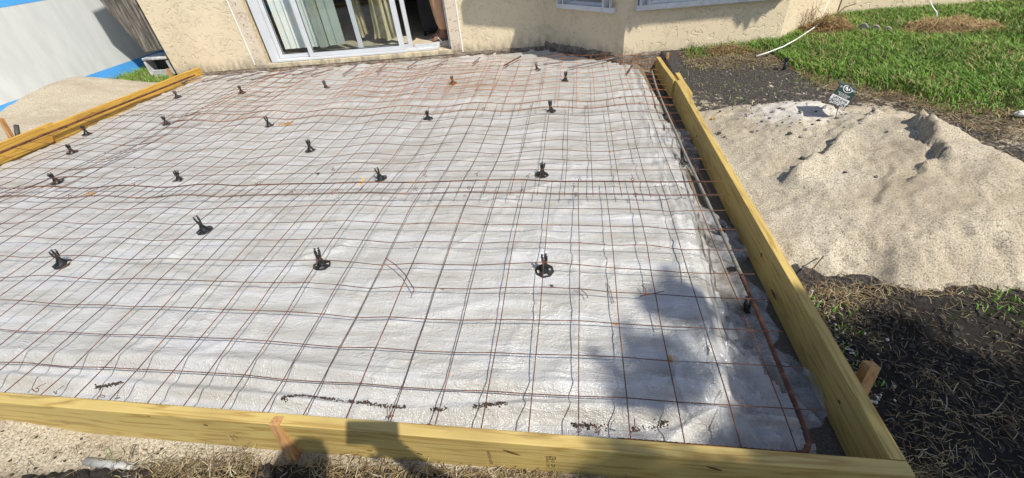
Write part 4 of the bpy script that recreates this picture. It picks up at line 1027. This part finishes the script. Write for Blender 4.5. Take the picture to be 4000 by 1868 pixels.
# dead grass heaps
def heap(label, p, sx, sy, h, n, col):
    mb = MB()
    for _ in range(n):
        while True:
            a, b = rnd.uniform(-1.3, 1.3), rnd.uniform(-1.3, 1.3)
            if a * a + b * b < (1 + .55 * fbm(p.x + a * 1.4, p.y + b * 1.4, 4, 3)) ** 2: break
        hh = h * max(.04, 1 - (a * a + b * b)) * (1 + .6 * fbm(a * 3 + p.x, b * 3, 2, 2)) * rnd.random() ** .5; c = rnd.uniform(.5, 1.15); cc = col if rnd.random() < .75 else (.16, .09, .05)
        straw(mb, p.x + a * sx, p.y + b * sy, ground_z(p.x + a * sx, p.y + b * sy) + hh + .01, rnd.uniform(.03, .11), rnd.uniform(.001, .0025), rnd.uniform(0, 3.14), rnd.uniform(-.7, .7), tuple(v * c for v in cc))
    # matted body underneath
    xs = frange(p.x - sx, p.x + sx, .025); ys = frange(p.y - sy, p.y + sy, .025)
    o0 = len(mb.v); nx = len(xs); v = []; f = []
    for y in ys:
        for x in xs: d = ((x - p.x) / sx) ** 2 + ((y - p.y) / sy) ** 2; v.append((x, y, ground_z(x, y) - .03 + h * (.75 + .6 * fbm((x - p.x) * 7, (y - p.y) * 7, 6, 2)) * max(0, 1 - d) + .01 * fbm(x * 20, y * 20, 1, 2)))
    for j in range(len(ys) - 1):
        for i in range(nx - 1): a = j * nx + i; f.append((a, a + 1, a + nx + 1, a + nx))
    mb.add(v, f, tuple(x * .55 for x in col))
    return tag(mb.build('dead_grass_heap', STRAWM), label, 'grass heap')
heap('heap of brown pulled weeds against the bay wall under the white cable', MND[0][0], .30, .20, .16, 2400, (.33, .22, .10))
heap('wide heap of tan dead grass on the lawn behind the concrete edging', MND[1][0], .48, .26, .12, 3400, (.42, .30, .15))
heap('low clump of dry turf where the lawn ends near the bay corner', onz(2840, 205, .0), .20, .10, .05, 600, (.28, .20, .09))

# cables, riser, edging, white scrap
CABM = simple('white_cable', (.75, .75, .73), .45, .05)
cab = [onz(a, b, z) for a, b, z in ((2955, 220, .03), (3000, 205, .05), (3060, 182, .06), (3110, 155, .06), (3150, 128, .07), (3185, 105, .10), (3208, 85, .13))]
tag(MB().tube(cab, .0055, 8).build('cable', CABM, None, True), 'thick white cable arching over the grass to the weed heap', 'cable')
q0 = cab[-1]; tag(MB().tube([q0, q0 + Vector((.01, .05, .05)), ony(3214, 55, q0.y + .12), ony(3228, 25, q0.y + .2), ony(3243, -10, q0.y + .25), ony(3250, -60, q0.y + .28)], .0035, 6).build('cable', CABM, None, True), 'thin grey white cable climbing from the weed heap up the wall', 'cable')
r0 = onz(3658, 82, .05); tag(MB().tube([r0, ony(3660, 50, r0.y + .02), ony(3645, 30, r0.y + .06), ony(3632, 5, r0.y + .1), ony(3620, -40, r0.y + .12)], .005, 8).build('cable', CABM, None, True), 'white cable rising from the wide tan grass heap to the wall', 'cable')
b0 = onz(3062, 272, -.01); rz = thing('sprinkler_riser', 'black sprinkler riser standing at the lawn edge in the bare soil', 'sprinkler', b0)
MB().lathe([(.013, -.05), (.013, .085)], 14, b0).build('pipe', BLACKP, rz, True); MB().lathe([(.017, .072), (.018, .076), (.018, .098), (.012, .102)], 14, b0).build('cap', BLACKP, rz)
CONC = simple('weathered_concrete', (.20, .18, .155), .9, .25, 14, bs=.5)
ed = MB(); e0, e1 = onz(3340, 128, .03), onz(3478, 150, .0); dv = (e1 - e0); L = dv.length; u_ = dv / L; nn = Vector((-u_.y, u_.x, 0)); prof = []
for i in range(37):
    q = i / 36; prof.append((q * L, .045 + .065 * abs(math.sin(q * math.pi * 3)) ** .6))
v = []; f = []
for t in (0, .05):
    for s, z in prof: v.append(e0 + u_ * s + nn * t + Vector((0, 0, z - .02))); v.append(e0 + u_ * s + nn * t + Vector((0, 0, -.08)))
m_ = len(prof) * 2
for i in range(len(prof) - 1):
    a = i * 2; f += [(a, a + 1, a + 3, a + 2), (m_ + a, m_ + a + 2, m_ + a + 3, m_ + a + 1), (a, a + 2, m_ + a + 2, m_ + a)]
f += [(0, m_, m_ + 1, 1), (m_ - 2, m_ - 1, 2 * m_ - 1, 2 * m_ - 2)]
tag(ed.add(v, f).build('garden_edging', CONC), 'scalloped concrete garden edging lying between the two dead grass heaps', 'edging')
for u_, v_, lab in ((3985, 450, 'white paper scrap on the straw at the lawn edge'), (1300, 0, None)):
    if lab:
        p = onz(u_, v_, .0); mb = MB(); clod(mb, (p.x, p.y, p.z + .01), .03); tag(mb.build('paper_scrap', WHITEP), lab, 'paper scrap')
pv = MB(); pv.tube([onz(340, 1803, -.165), onz(520, 1828, -.165)], .016, 12); tag(pv.build('pvc_pipe', simple('grey_pvc', (.30, .30, .29), .5, .1), None, True), 'grey plastic pipe end half buried in the foreground soil', 'pipe')
for (u_, v_) in ((2960, 705),): twig('thin red brown twig lying on the front slope of the sand pile', [(3030, 604), (3060, 600), (3110, 598)], .07)
twig('bent root sprig at the foot of the sand pile', [(3145, 1070), (3180, 1045), (3200, 1020), (3218, 1000)], .0, .003)
br = ony(3270, 60, MND[0][0].y + .1)
for k, (a, b) in enumerate((((3262, 62), (3345, 15)), )):
    tag(MB().tube([ony(a[0], a[1], MND[0][0].y + .12), ony(3300, 28, MND[0][0].y + .15), ony(b[0], b[1], MND[0][0].y + .15)], [.006, .005, .003], 6).build('broken_twig', KNOT), 'dry broken stem sticking up from the weed heap', 'stem')
wd_ = MB()
for _ in range(34):
    p = ony(rnd.uniform(3130, 3190), rnd.uniform(75, 110), MND[0][0].y + rnd.uniform(.0, .12)); pts = [p]
    for k in range(4): pts.append(pts[-1] + Vector((rnd.gauss(-.008, .02), rnd.gauss(0, .012), rnd.uniform(.015, .05))))
    wd_.tube(pts, .0014, 4)
tag(wd_.build('dry_weed', simple('dry_weed', (.20, .11, .05), .8)), 'thin dry brown weed standing against the bay wall', 'weed')

# ------------------------------------------------------------------ yard sign
SY = 1.98
sb = ony(3265, 499, SY); BL, BR, TR_, TL = ony(3233, 392, SY), ony(3298, 425, SY), ony(3360, 343, SY + .03), ony(3294, 318, SY + .03)
sign = thing('yard_sign', 'upside down green and white yard sign on a thin stick in the sand', 'sign', sb)
MB().tube([sb - Vector((.01, 0, .05)), (BL + BR) * .5 + Vector((.018, .004, .0)), (TL + TR_) * .5 + Vector((0, .004, 0))], .0028, 6).build('stick', BLACKP, sign)
GREEN = simple('sign_green', (.012, .030, .024), .4, .1); SWHITE = simple('sign_white', (.50, .50, .50), .5, .04); SBLACK = simple('sign_black', (.015, .015, .015), .5, .1)
def sp(a, b, lift=0.0):   # a: 0 at the right-hand edge .. 1 left, b: 0 at the stick end .. 1 at the curled end
    p0 = BR.lerp(BL, a); p1 = TR_.lerp(TL, a); p = p0.lerp(p1, b); nrm = (BL - BR).cross(BR - TR_).normalized()
    c = max(0, b - .72); p += nrm * (lift - 1.6 * c * c * .4) ; return p
def sheet(b0, b1, mat, name):
    v = []; f = []; n = 14
    for lift in (0, -.003):
        for j in range(n + 1):
            for i in range(7): v.append(sp(i / 6, lerp(b0, b1, j / n), lift))
    for j in range(n):
        for i in range(6):
            a = j * 7 + i; f.append((a, a + 1, a + 8, a + 7)); o = 7 * (n + 1); f.append((o + a, o + a + 7, o + a + 8, o + a + 1))
    return MB().add(v, f).build(name, mat, sign, True)
sheet(0, .36, SWHITE, 'panel'); sheet(.36, 1.08, GREEN, 'panel')
xd = BL - BR; yd = BR - TR_
def stext(body, b, size, mat, bold=0.0, a=.5): text('lettering', body, size, sp(a, b, .0015), xd, yd, mat, sign, bold, 'CENTER')
Wd = xd.length
stext('EAST COAST', .09, Wd * .185, SBLACK, .0006); stext('Pest Control & Fertilizing', .185, Wd * .075, SBLACK); stext('954-974-2471', .275, Wd * .15, SBLACK, .0003)
stext('PESTICIDE', .43, Wd * .11, SWHITE); stext('APPLICATION', .51, Wd * .11, SWHITE); stext('KEEP', .78, Wd * .10, SWHITE, 0, .17); stext('OFF', .78, Wd * .10, SWHITE, 0, .86)
em = MB(); nr = 28; v = []; f = []
for i in range(nr):
    q = 2 * math.pi * i / nr
    for k in (1.0, .86): v.append(sp(.5 + .26 * k * math.cos(q), .765 + .16 * k * math.sin(q), .002))
for i in range(nr): a = i * 2; b = ((i + 1) % nr) * 2; f.append((a, b, b + 1, a + 1))
em.add(v, f)
for (a0, b0, a1, b1, w_) in ((.40, .72, .46, .80, .03), (.46, .80, .42, .88, .025), (.50, .68, .54, .78, .03), (.54, .78, .52, .88, .03), (.60, .72, .60, .84, .02), (.44, .76, .38, .80, .015), (.56, .76, .66, .78, .015)):
    em.add([sp(a0 - w_, b0, .002), sp(a0 + w_, b0, .002), sp(a1 + w_, b1, .002), sp(a1 - w_, b1, .002)], [(0, 1, 2, 3)])
em.build('emblem', SWHITE, sign)

# ------------------------------------------------------------------ left boundary panel and leaning post
PX = -7.2
def panel_mat():
    m, nt, b = newmat('panel_paint'); v = coords(nt, 'Position', (1, 1, 1)); sx = N(nt, 'ShaderNodeSeparateXYZ'); nt.links.new(v, sx.inputs[0])
    st = noise_tex(nt, coords(nt, 'Position', (1, 6, 1.5)), 1.5, 3)
    g = ramp(nt, st, [(.35, (.55, .57, .57)), (.65, (.62, .64, .64))])
    nt.links.new(g, b.inputs['Base Color']); b.inputs['Roughness'].default_value = .55; return m
PANELM = panel_mat(); BLUEP = simple('blue_paint', (.09, .37, .82), .5, .08, 4)
bp = thing('boundary_panel', 'long pale grey boundary panel with sky blue bands along its foot and top', 'panel', (PX, 4.5, -.15))
MB().box(PX - .05, PX, -3, 9, .015, .905).build('grey_field', PANELM, bp)
MB().box(PX - .05, PX + .002, -3, 9, -.13, .014).build('foot_band', BLUEP, bp); MB().box(PX - .05, PX + .002, -3, 9, .906, 1.1).build('top_band', BLUEP, bp)
MB().box(PX - .06, PX + .006, -3, 9, -.25, -.131).build('kerb', simple('panel_kerb', (.36, .38, .39), .8), bp)
def oldwood():
    m, nt, b = newmat('weathered_wood'); v = coords(nt, 'Object', (14, 14, 1.1)); a = noise_tex(nt, v, 2.2, 6, .7); c = noise_tex(nt, coords(nt, 'Object', (40, 40, 2)), 2, 4, .7)
    col = ramp(nt, a, [(.36, (.035, .03, .024)), (.5, (.15, .132, .108)), (.64, (.30, .27, .225))])
    col = mix(nt, ramp(nt, c, [(.50, 0.0), (.62, .9)]), col, (.022, .019, .016)); nt.links.new(col, b.inputs['Base Color']); b.inputs['Roughness'].default_value = .9
    bump(nt, b, c, .8, .01); return m
OLDW = oldwood()
yb = 4.78; b0 = onz(566, 206, .1); 
pl, pr_ = ony(566, 206, yb), ony(640, 190, yb); tl = ony(387, 0, yb); dl = (tl - pl)
v = [pl, pr_ + Vector((.10, 0, 0)), pr_ + Vector((.10, 0, 0)) + dl * 1.5, pl + dl * 1.5]
post = MB(); post.add([Vector(q) for q in v] + [Vector(q) + Vector((.02, .05, 0)) for q in v], [(0, 1, 2, 3), (7, 6, 5, 4), (0, 4, 5, 1), (1, 5, 6, 2), (2, 6, 7, 3), (3, 7, 4, 0)])
tag(post.build('leaning_board', OLDW, None, False, .006, pl), 'weathered grey fence board leaning between the house corner and the panel', 'board')
wb = MB(); c = ony(600, 225, 4.80); x0, x1 = c.x - .16, c.x + .22
wb.box(x0, x1, 4.76, 5.05, .10, .13); wb.box(x0, x0 + .03, 4.76, 5.05, -.10, .085); wb.box(x1 - .03, x1, 4.76, 5.05, -.10, .085); wb.box(x0 + .03, x1 - .03, 4.78, 4.81, -.13, -.035)
wbo = tag(wb.build('broken_trough', simple('dirty_white', (.40, .40, .39), .7, .45, 14), None, False, .006), 'broken white trough lying at the house corner under the leaning board', 'trough'); MB().box(x0 + .03, x1 - .03, 4.90, 4.92, -.12, .099).build('hole_shade', GASKET, wbo)  # black back sheet stands in for the shade in the trough opening

# ------------------------------------------------------------------ people
def figure(root, name, J, E, mat, level=2):
    keys = list(J); me = bpy.data.meshes.new(name); o = bpy.data.objects.new(name, me); COL.objects.link(o); o.parent = root; off = world_loc(root)
    me.from_pydata([Vector(J[k][0]) - off for k in keys], [(keys.index(a), keys.index(b)) for a, b in E], [])
    sk = o.modifiers.new('skin', 'SKIN'); sk.use_smooth_shade = True
    if not me.skin_vertices: me.skin_vertices.new() if hasattr(me.skin_vertices, 'new') else None
    d = me.skin_vertices[0].data
    for i, k in enumerate(keys): r = J[k][1]; d[i].radius = (r, r) if not isinstance(r, tuple) else r
    d[0].use_root = True
    ss = o.modifiers.new('subdivision', 'SUBSURF'); ss.levels = level; ss.render_levels = level
    me.materials.append(mat); return o
SKIN = simple('skin', (.20, .10, .06), .55, .08, 9); TROUS = simple('tan_trousers', (.50, .29, .17), .85, .12, 20); SHIRT = simple('shirt_cloth', (.20, .24, .30), .85, .1, 14); HAIR = simple('hair', (.02, .014, .01), .6, .3, 60)
def person(label, foot, head_dir, side, hand_l=None, hand_r=None, elbow_l=None, elbow_r=None, scale=1.0, trousers=TROUS, shirt=SHIRT, head_fwd=.0):
    """standing figure: foot = ground point between the feet, head_dir = unit facing vector"""
    root = thing('person', label, 'person', foot); F = Vector(head_dir).normalized(); Rg = F.cross(Vector((0, 0, 1))).normalized(); Z = Vector((0, 0, 1)); o = Vector(foot)
    P = lambda r, f, z: o + (Rg * r + F * f) * scale + Z * z * scale
    J = {'pelvis': (P(0, 0, .93), (.15, .11)), 'waist': (P(0, 0, 1.08), (.14, .10)), 'chest': (P(0, .01, 1.27), (.165, .11)), 'collar': (P(0, 0, 1.42), (.10, .075)), 'neck': (P(0, .01, 1.50), .055), 'chin': (P(0, .03 + head_fwd, 1.575), (.062, .07)), 'brow': (P(0, .02 + head_fwd, 1.66), (.075, .092)), 'crown': (P(0, .01 + head_fwd, 1.735), (.05, .06)), 'nose': (P(0, .115 + head_fwd, 1.62), .014)}
    E = [('pelvis', 'waist'), ('waist', 'chest'), ('chest', 'collar'), ('collar', 'neck'), ('neck', 'chin'), ('chin', 'brow'), ('brow', 'crown'), ('brow', 'nose')]
    for s, nm, hand, elb in ((-1, 'l', hand_l, elbow_l), (1, 'r', hand_r, elbow_r)):
        J['sh' + nm] = (P(.19 * s, 0, 1.40), .058); J['el' + nm] = (Vector(elb) if elb else P(.24 * s, -.02, 1.11), .042); J['wr' + nm] = (Vector(hand) if hand else P(.25 * s, .08, .87), .028)
        w_ = J['wr' + nm][0]; dr = (w_ - J['el' + nm][0]).normalized(); J['pa' + nm] = (w_ + dr * .075, (.038, .018))
        E += [('collar', 'sh' + nm), ('sh' + nm, 'el' + nm), ('el' + nm, 'wr' + nm), ('wr' + nm, 'pa' + nm)]
        ax = dr.cross(Z); ax = ax.normalized() if ax.length > .1 else Rg; bend = dr.cross(ax).normalized()
        for q, (of, ln) in enumerate(((-.028, .062), (-.010, .075), (.009, .072), (.027, .058))):
            b0 = w_ + dr * .085 + ax * of; J['f%d%s' % (q, nm)] = (b0 + dr * ln * .5, .0085); J['g%d%s' % (q, nm)] = (b0 + dr * ln * .85 - bend * ln * .35, .0075)
            E += [('pa' + nm, 'f%d%s' % (q, nm)), ('f%d%s' % (q, nm), 'g%d%s' % (q, nm))]
        J['th' + nm] = (w_ + dr * .055 - ax * .05 * s, .010); J['tt' + nm] = (w_ + dr * .09 - ax * .062 * s, .0085); E += [('pa' + nm, 'th' + nm), ('th' + nm, 'tt' + nm)]
        J['hip' + nm] = (P(.09 * s, 0, .88), .088); J['kn' + nm] = (P(.10 * s, .015, .49), .055); J['an' + nm] = (P(.10 * s, -.01, .085), .036); J['he' + nm] = (P(.10 * s, -.05, .035), .030); J['to' + nm] = (P(.11 * s, .16, .025), (.036, .02))
        E += [('pelvis', 'hip' + nm), ('hip' + nm, 'kn' + nm), ('kn' + nm, 'an' + nm), ('an' + nm, 'he' + nm), ('an' + nm, 'to' + nm)]
    figure(root, 'body', J, E, SKIN)
    T = {}; TE = []
    T['w'] = (P(0, 0, 1.0), (.155, .118)); T['p'] = (P(0, 0, .90), (.165, .13))
    TE.append(('w', 'p'))
    for s, nm in ((-1, 'l'), (1, 'r')):
        T['h' + nm] = (P(.092 * s, 0, .82), .10); T['k' + nm] = (P(.10 * s, .01, .49), .098); T['c' + nm] = (P(.10 * s, -.01, .27), .090); T['a' + nm] = (P(.10 * s, -.01, .115), .066); TE += [('p', 'h' + nm), ('h' + nm, 'k' + nm), ('k' + nm, 'c' + nm), ('c' + nm, 'a' + nm)]
    figure(root, 'trousers', T, TE, trousers)
    Q = {'b': (P(0, 0, .97), (.16, .122)), 'm': (P(0, 0, 1.12), (.155, .115)), 'c': (P(0, .01, 1.28), (.175, .12)), 'n': (P(0, 0, 1.41), (.11, .085))}; QE = [('b', 'm'), ('m', 'c'), ('c', 'n')]
    for s, nm, in ((-1, 'l'), (1, 'r')):
        Q['s' + nm] = (P(.19 * s, 0, 1.395), .070); e = J['el' + nm][0]; Q['e' + nm] = (Q['s' + nm][0].lerp(e, .75), .058); QE += [('n', 's' + nm), ('s' + nm, 'e' + nm)]
    figure(root, 'shirt', Q, QE, shirt)
    hr = {'a': (P(0, -.025 + head_fwd, 1.64), (.078, .075)), 'b': (P(0, -.015 + head_fwd, 1.72), (.078, .085)), 'c': (P(0, .0 + head_fwd, 1.765), (.045, .05))}
    figure(root, 'hair', hr, [('a', 'b'), ('b', 'c')], HAIR)
    ey = MB()
    for s in (-1, 1): c = P(.03 * s, .098 + head_fwd, 1.645); ey.lathe([(.001, -.009), (.008, -.005), (.009, 0), (.008, .005), (.001, .009)], 8, c)
    ey.build('eye', SBLACK, root)
    for s in (-1, 1):
        sd = MB(); c = P(.105 * s, .045, .0); n = 16
        for z0, z1 in ((.0, .014),):
            pts = [c + F * (.135 * math.cos(2 * math.pi * k / n)) * scale + Rg * (.045 * math.sin(2 * math.pi * k / n) * (1 + .2 * math.cos(2 * math.pi * k / n))) * scale for k in range(n)]
            v = [p + Z * z0 for p in pts] + [p + Z * z1 for p in pts]; sd.add(v, [tuple(range(n))[::-1], tuple(range(n, 2 * n))] + [(k, (k + 1) % n, n + (k + 1) % n, n + k) for k in range(n)])
        sn = sd.build('sandal', simple('sandal_sole', (.55, .52, .46), .7), root)
        stp = MB(); stp.tube([c + Rg * .045 + Z * .012, c + F * .03 + Rg * .03 + Z * .055, c + F * .07 + Z * .06, c + F * .03 - Rg * .03 + Z * .055, c - Rg * .045 + Z * .012], .009, 6); stp.build('strap', WHITEP, sn)
    return root
ft_ = onz(1722, 153, .06); ft_.z = .046
fd = Vector((-.93, -.36, 0))
person('person in tan trousers and white strapped sandals standing inside the open doorway', Vector((ft_.x + .035, ft_.y + .02, .046)), fd, 1)
# the photographer stands just behind the lens, holding a phone in both hands
back = Vector((R[2][0], R[2][1], R[2][2])); rt_ = Vector(R[0]); upv = -Vector(R[1])
ph = thing('phone', 'black phone held sideways in the hands of the photographer', 'phone', CAMP - back * .012)
pm = MB(); pm.box(-.016, .147, -.060, .018, -.0125, -.004, lambda p: CAMP + rt_ * p.x + upv * p.y + back * p.z); pm.build('case', BLACKP, ph, False, .002)
hr_ = CAMP + rt_ * .175 - upv * .085 - back * .03
person('photographer in a dark shirt holding the phone out in front', Vector((-.60, -.94, -.16)), Vector((0, 1, 0)), 1, hand_r=hr_, elbow_r=Vector((-.30, -.72, 1.02)), hand_l=None, scale=1.02, trousers=DARKF, head_fwd=.02)
for k in range(4):
    p0 = CAMP + rt_ * (.10 + .018 * k) - upv * .075 - back * .025; fg = MB().tube([hr_ + rt_ * (-.03 + .012 * k), p0, p0 + upv * .03 + back * .018], [.012, .010, .008], 8)
    fg.build('finger_grip', SKIN, ph, True)

# suitcase in the dark room
sc0 = H(-1.12, .75, .05); su = thing('suitcase', 'dark suitcase standing in the dim room behind the open door', 'suitcase', sc0)
MB().box(-1.30, -.98, .62, .86, .09, .72, HT).build('shell', DARKF, su, False, .05)
hd = MB(); hd.tube([H(-1.22, .8, .72), H(-1.22, .8, .95), H(-1.06, .8, .95), H(-1.06, .8, .72)], .009, 8); hd.build('handle', GREYAL, su)
for s in (-1.27, -1.01): MB().tube([H(s - .012, .66, .075), H(s + .012, .66, .075)], .03, 12).build('wheel', BLACKP, su)

# ------------------------------------------------------------------ shade tree behind the viewer
def tree(label, base, top, crown, rad, nleaf, seed, extra=()):
    rr = random.Random(seed); t = thing('shade_tree', label, 'tree', base); mb = MB(); base = Vector(base); top = Vector(top); c = Vector(crown)
    pts = [base.lerp(top, k / 6) + Vector((rr.gauss(0, .03), rr.gauss(0, .03), 0)) for k in range(7)]; mb.tube(pts, [.13 - .012 * k for k in range(7)], 10)
    tips = []
    for k in range(16):
        a = rr.uniform(0, 6.28); e = c + Vector((math.cos(a) * rad[0] * rr.uniform(.3, .9), math.sin(a) * rad[1] * rr.uniform(.3, .9), rr.uniform(-.6, .8) * rad[2])); m = top.lerp(e, .5) + Vector((0, 0, .15)); mb.tube([top, m, e], [.045, .03, .012], 7); tips.append(e)
    mb.build('trunk', simple('bark', (.16, .12, .09), .9, .3, 12), t)
    lf = MB()
    cl = [c + Vector((rr.uniform(-1, 1) * rad[0], rr.uniform(-1, 1) * rad[1], rr.uniform(-1, 1) * rad[2])) * 1.0 for _ in range(260)]
    cl = [q for q in cl if ((q - c).x / rad[0]) ** 2 + ((q - c).y / rad[1]) ** 2 + ((q - c).z / rad[2]) ** 2 < 1] + tips
    for q, r, k in extra:
        cl += [q + Vector((rr.gauss(0, r), rr.gauss(0, r), rr.gauss(0, r))) for _ in range(k)]
    for _ in range(nleaf):
        q = rr.choice(cl) + Vector((rr.gauss(0, .052), rr.gauss(0, .052), rr.gauss(0, .05))); a = Vector((rr.gauss(0, 1), rr.gauss(0, 1), rr.gauss(0, .5))).normalized(); b = a.cross(Vector((rr.gauss(0, 1), rr.gauss(0, 1), rr.gauss(0, 1)))).normalized(); L = rr.uniform(.032, .06); g = rr.uniform(.6, 1.3)
        lf.add([q - a * L, q - a * .2 * L + b * L * .42, q + a * L, q - a * .2 * L - b * L * .42], [(0, 1, 2, 3)], (.05 * g, .10 * g, .02 * g))
    lf.build('crown', LEAFM, t); return t
HC = 5.0
def sunpt(x, y, z, h): return Vector((x + .56 * (h - z), y - .50 * (h - z), h))
tree('leafy tree behind the photographer shading the corner soil', (4.2, -3.0, -.1), (4.0, -2.7, 3.4), sunpt(1.08, -.22, -.08, HC), (.90, .50, .22), 21000, 3, [(sunpt(-.21, .71, -.03, HC), .03, 2), (sunpt(-.16, .58, -.03, HC), .025, 2), (sunpt(-.31, .38, -.03, HC), .03, 2), (sunpt(-.33, .28, -.03, HC), .03, 2), (sunpt(-.42, -.12, .0, HC), .04, 3), (sunpt(-.20, -.10, .0, HC), .04, 3), (sunpt(-.02, .10, -.03, HC), .05, 3), (sunpt(.10, .20, -.03, HC), .05, 4), (sunpt(.12, .02, -.03, HC), .05, 5), (sunpt(.18, .45, -.03, HC), .05, 6), (sunpt(.30, .32, -.05, HC), .08, 9), (sunpt(.62, .36, -.05, HC), .08, 9), (sunpt(1.1, .36, -.05, HC), .08, 9), (sunpt(.5, .15, -.05, HC), .15, 14)])
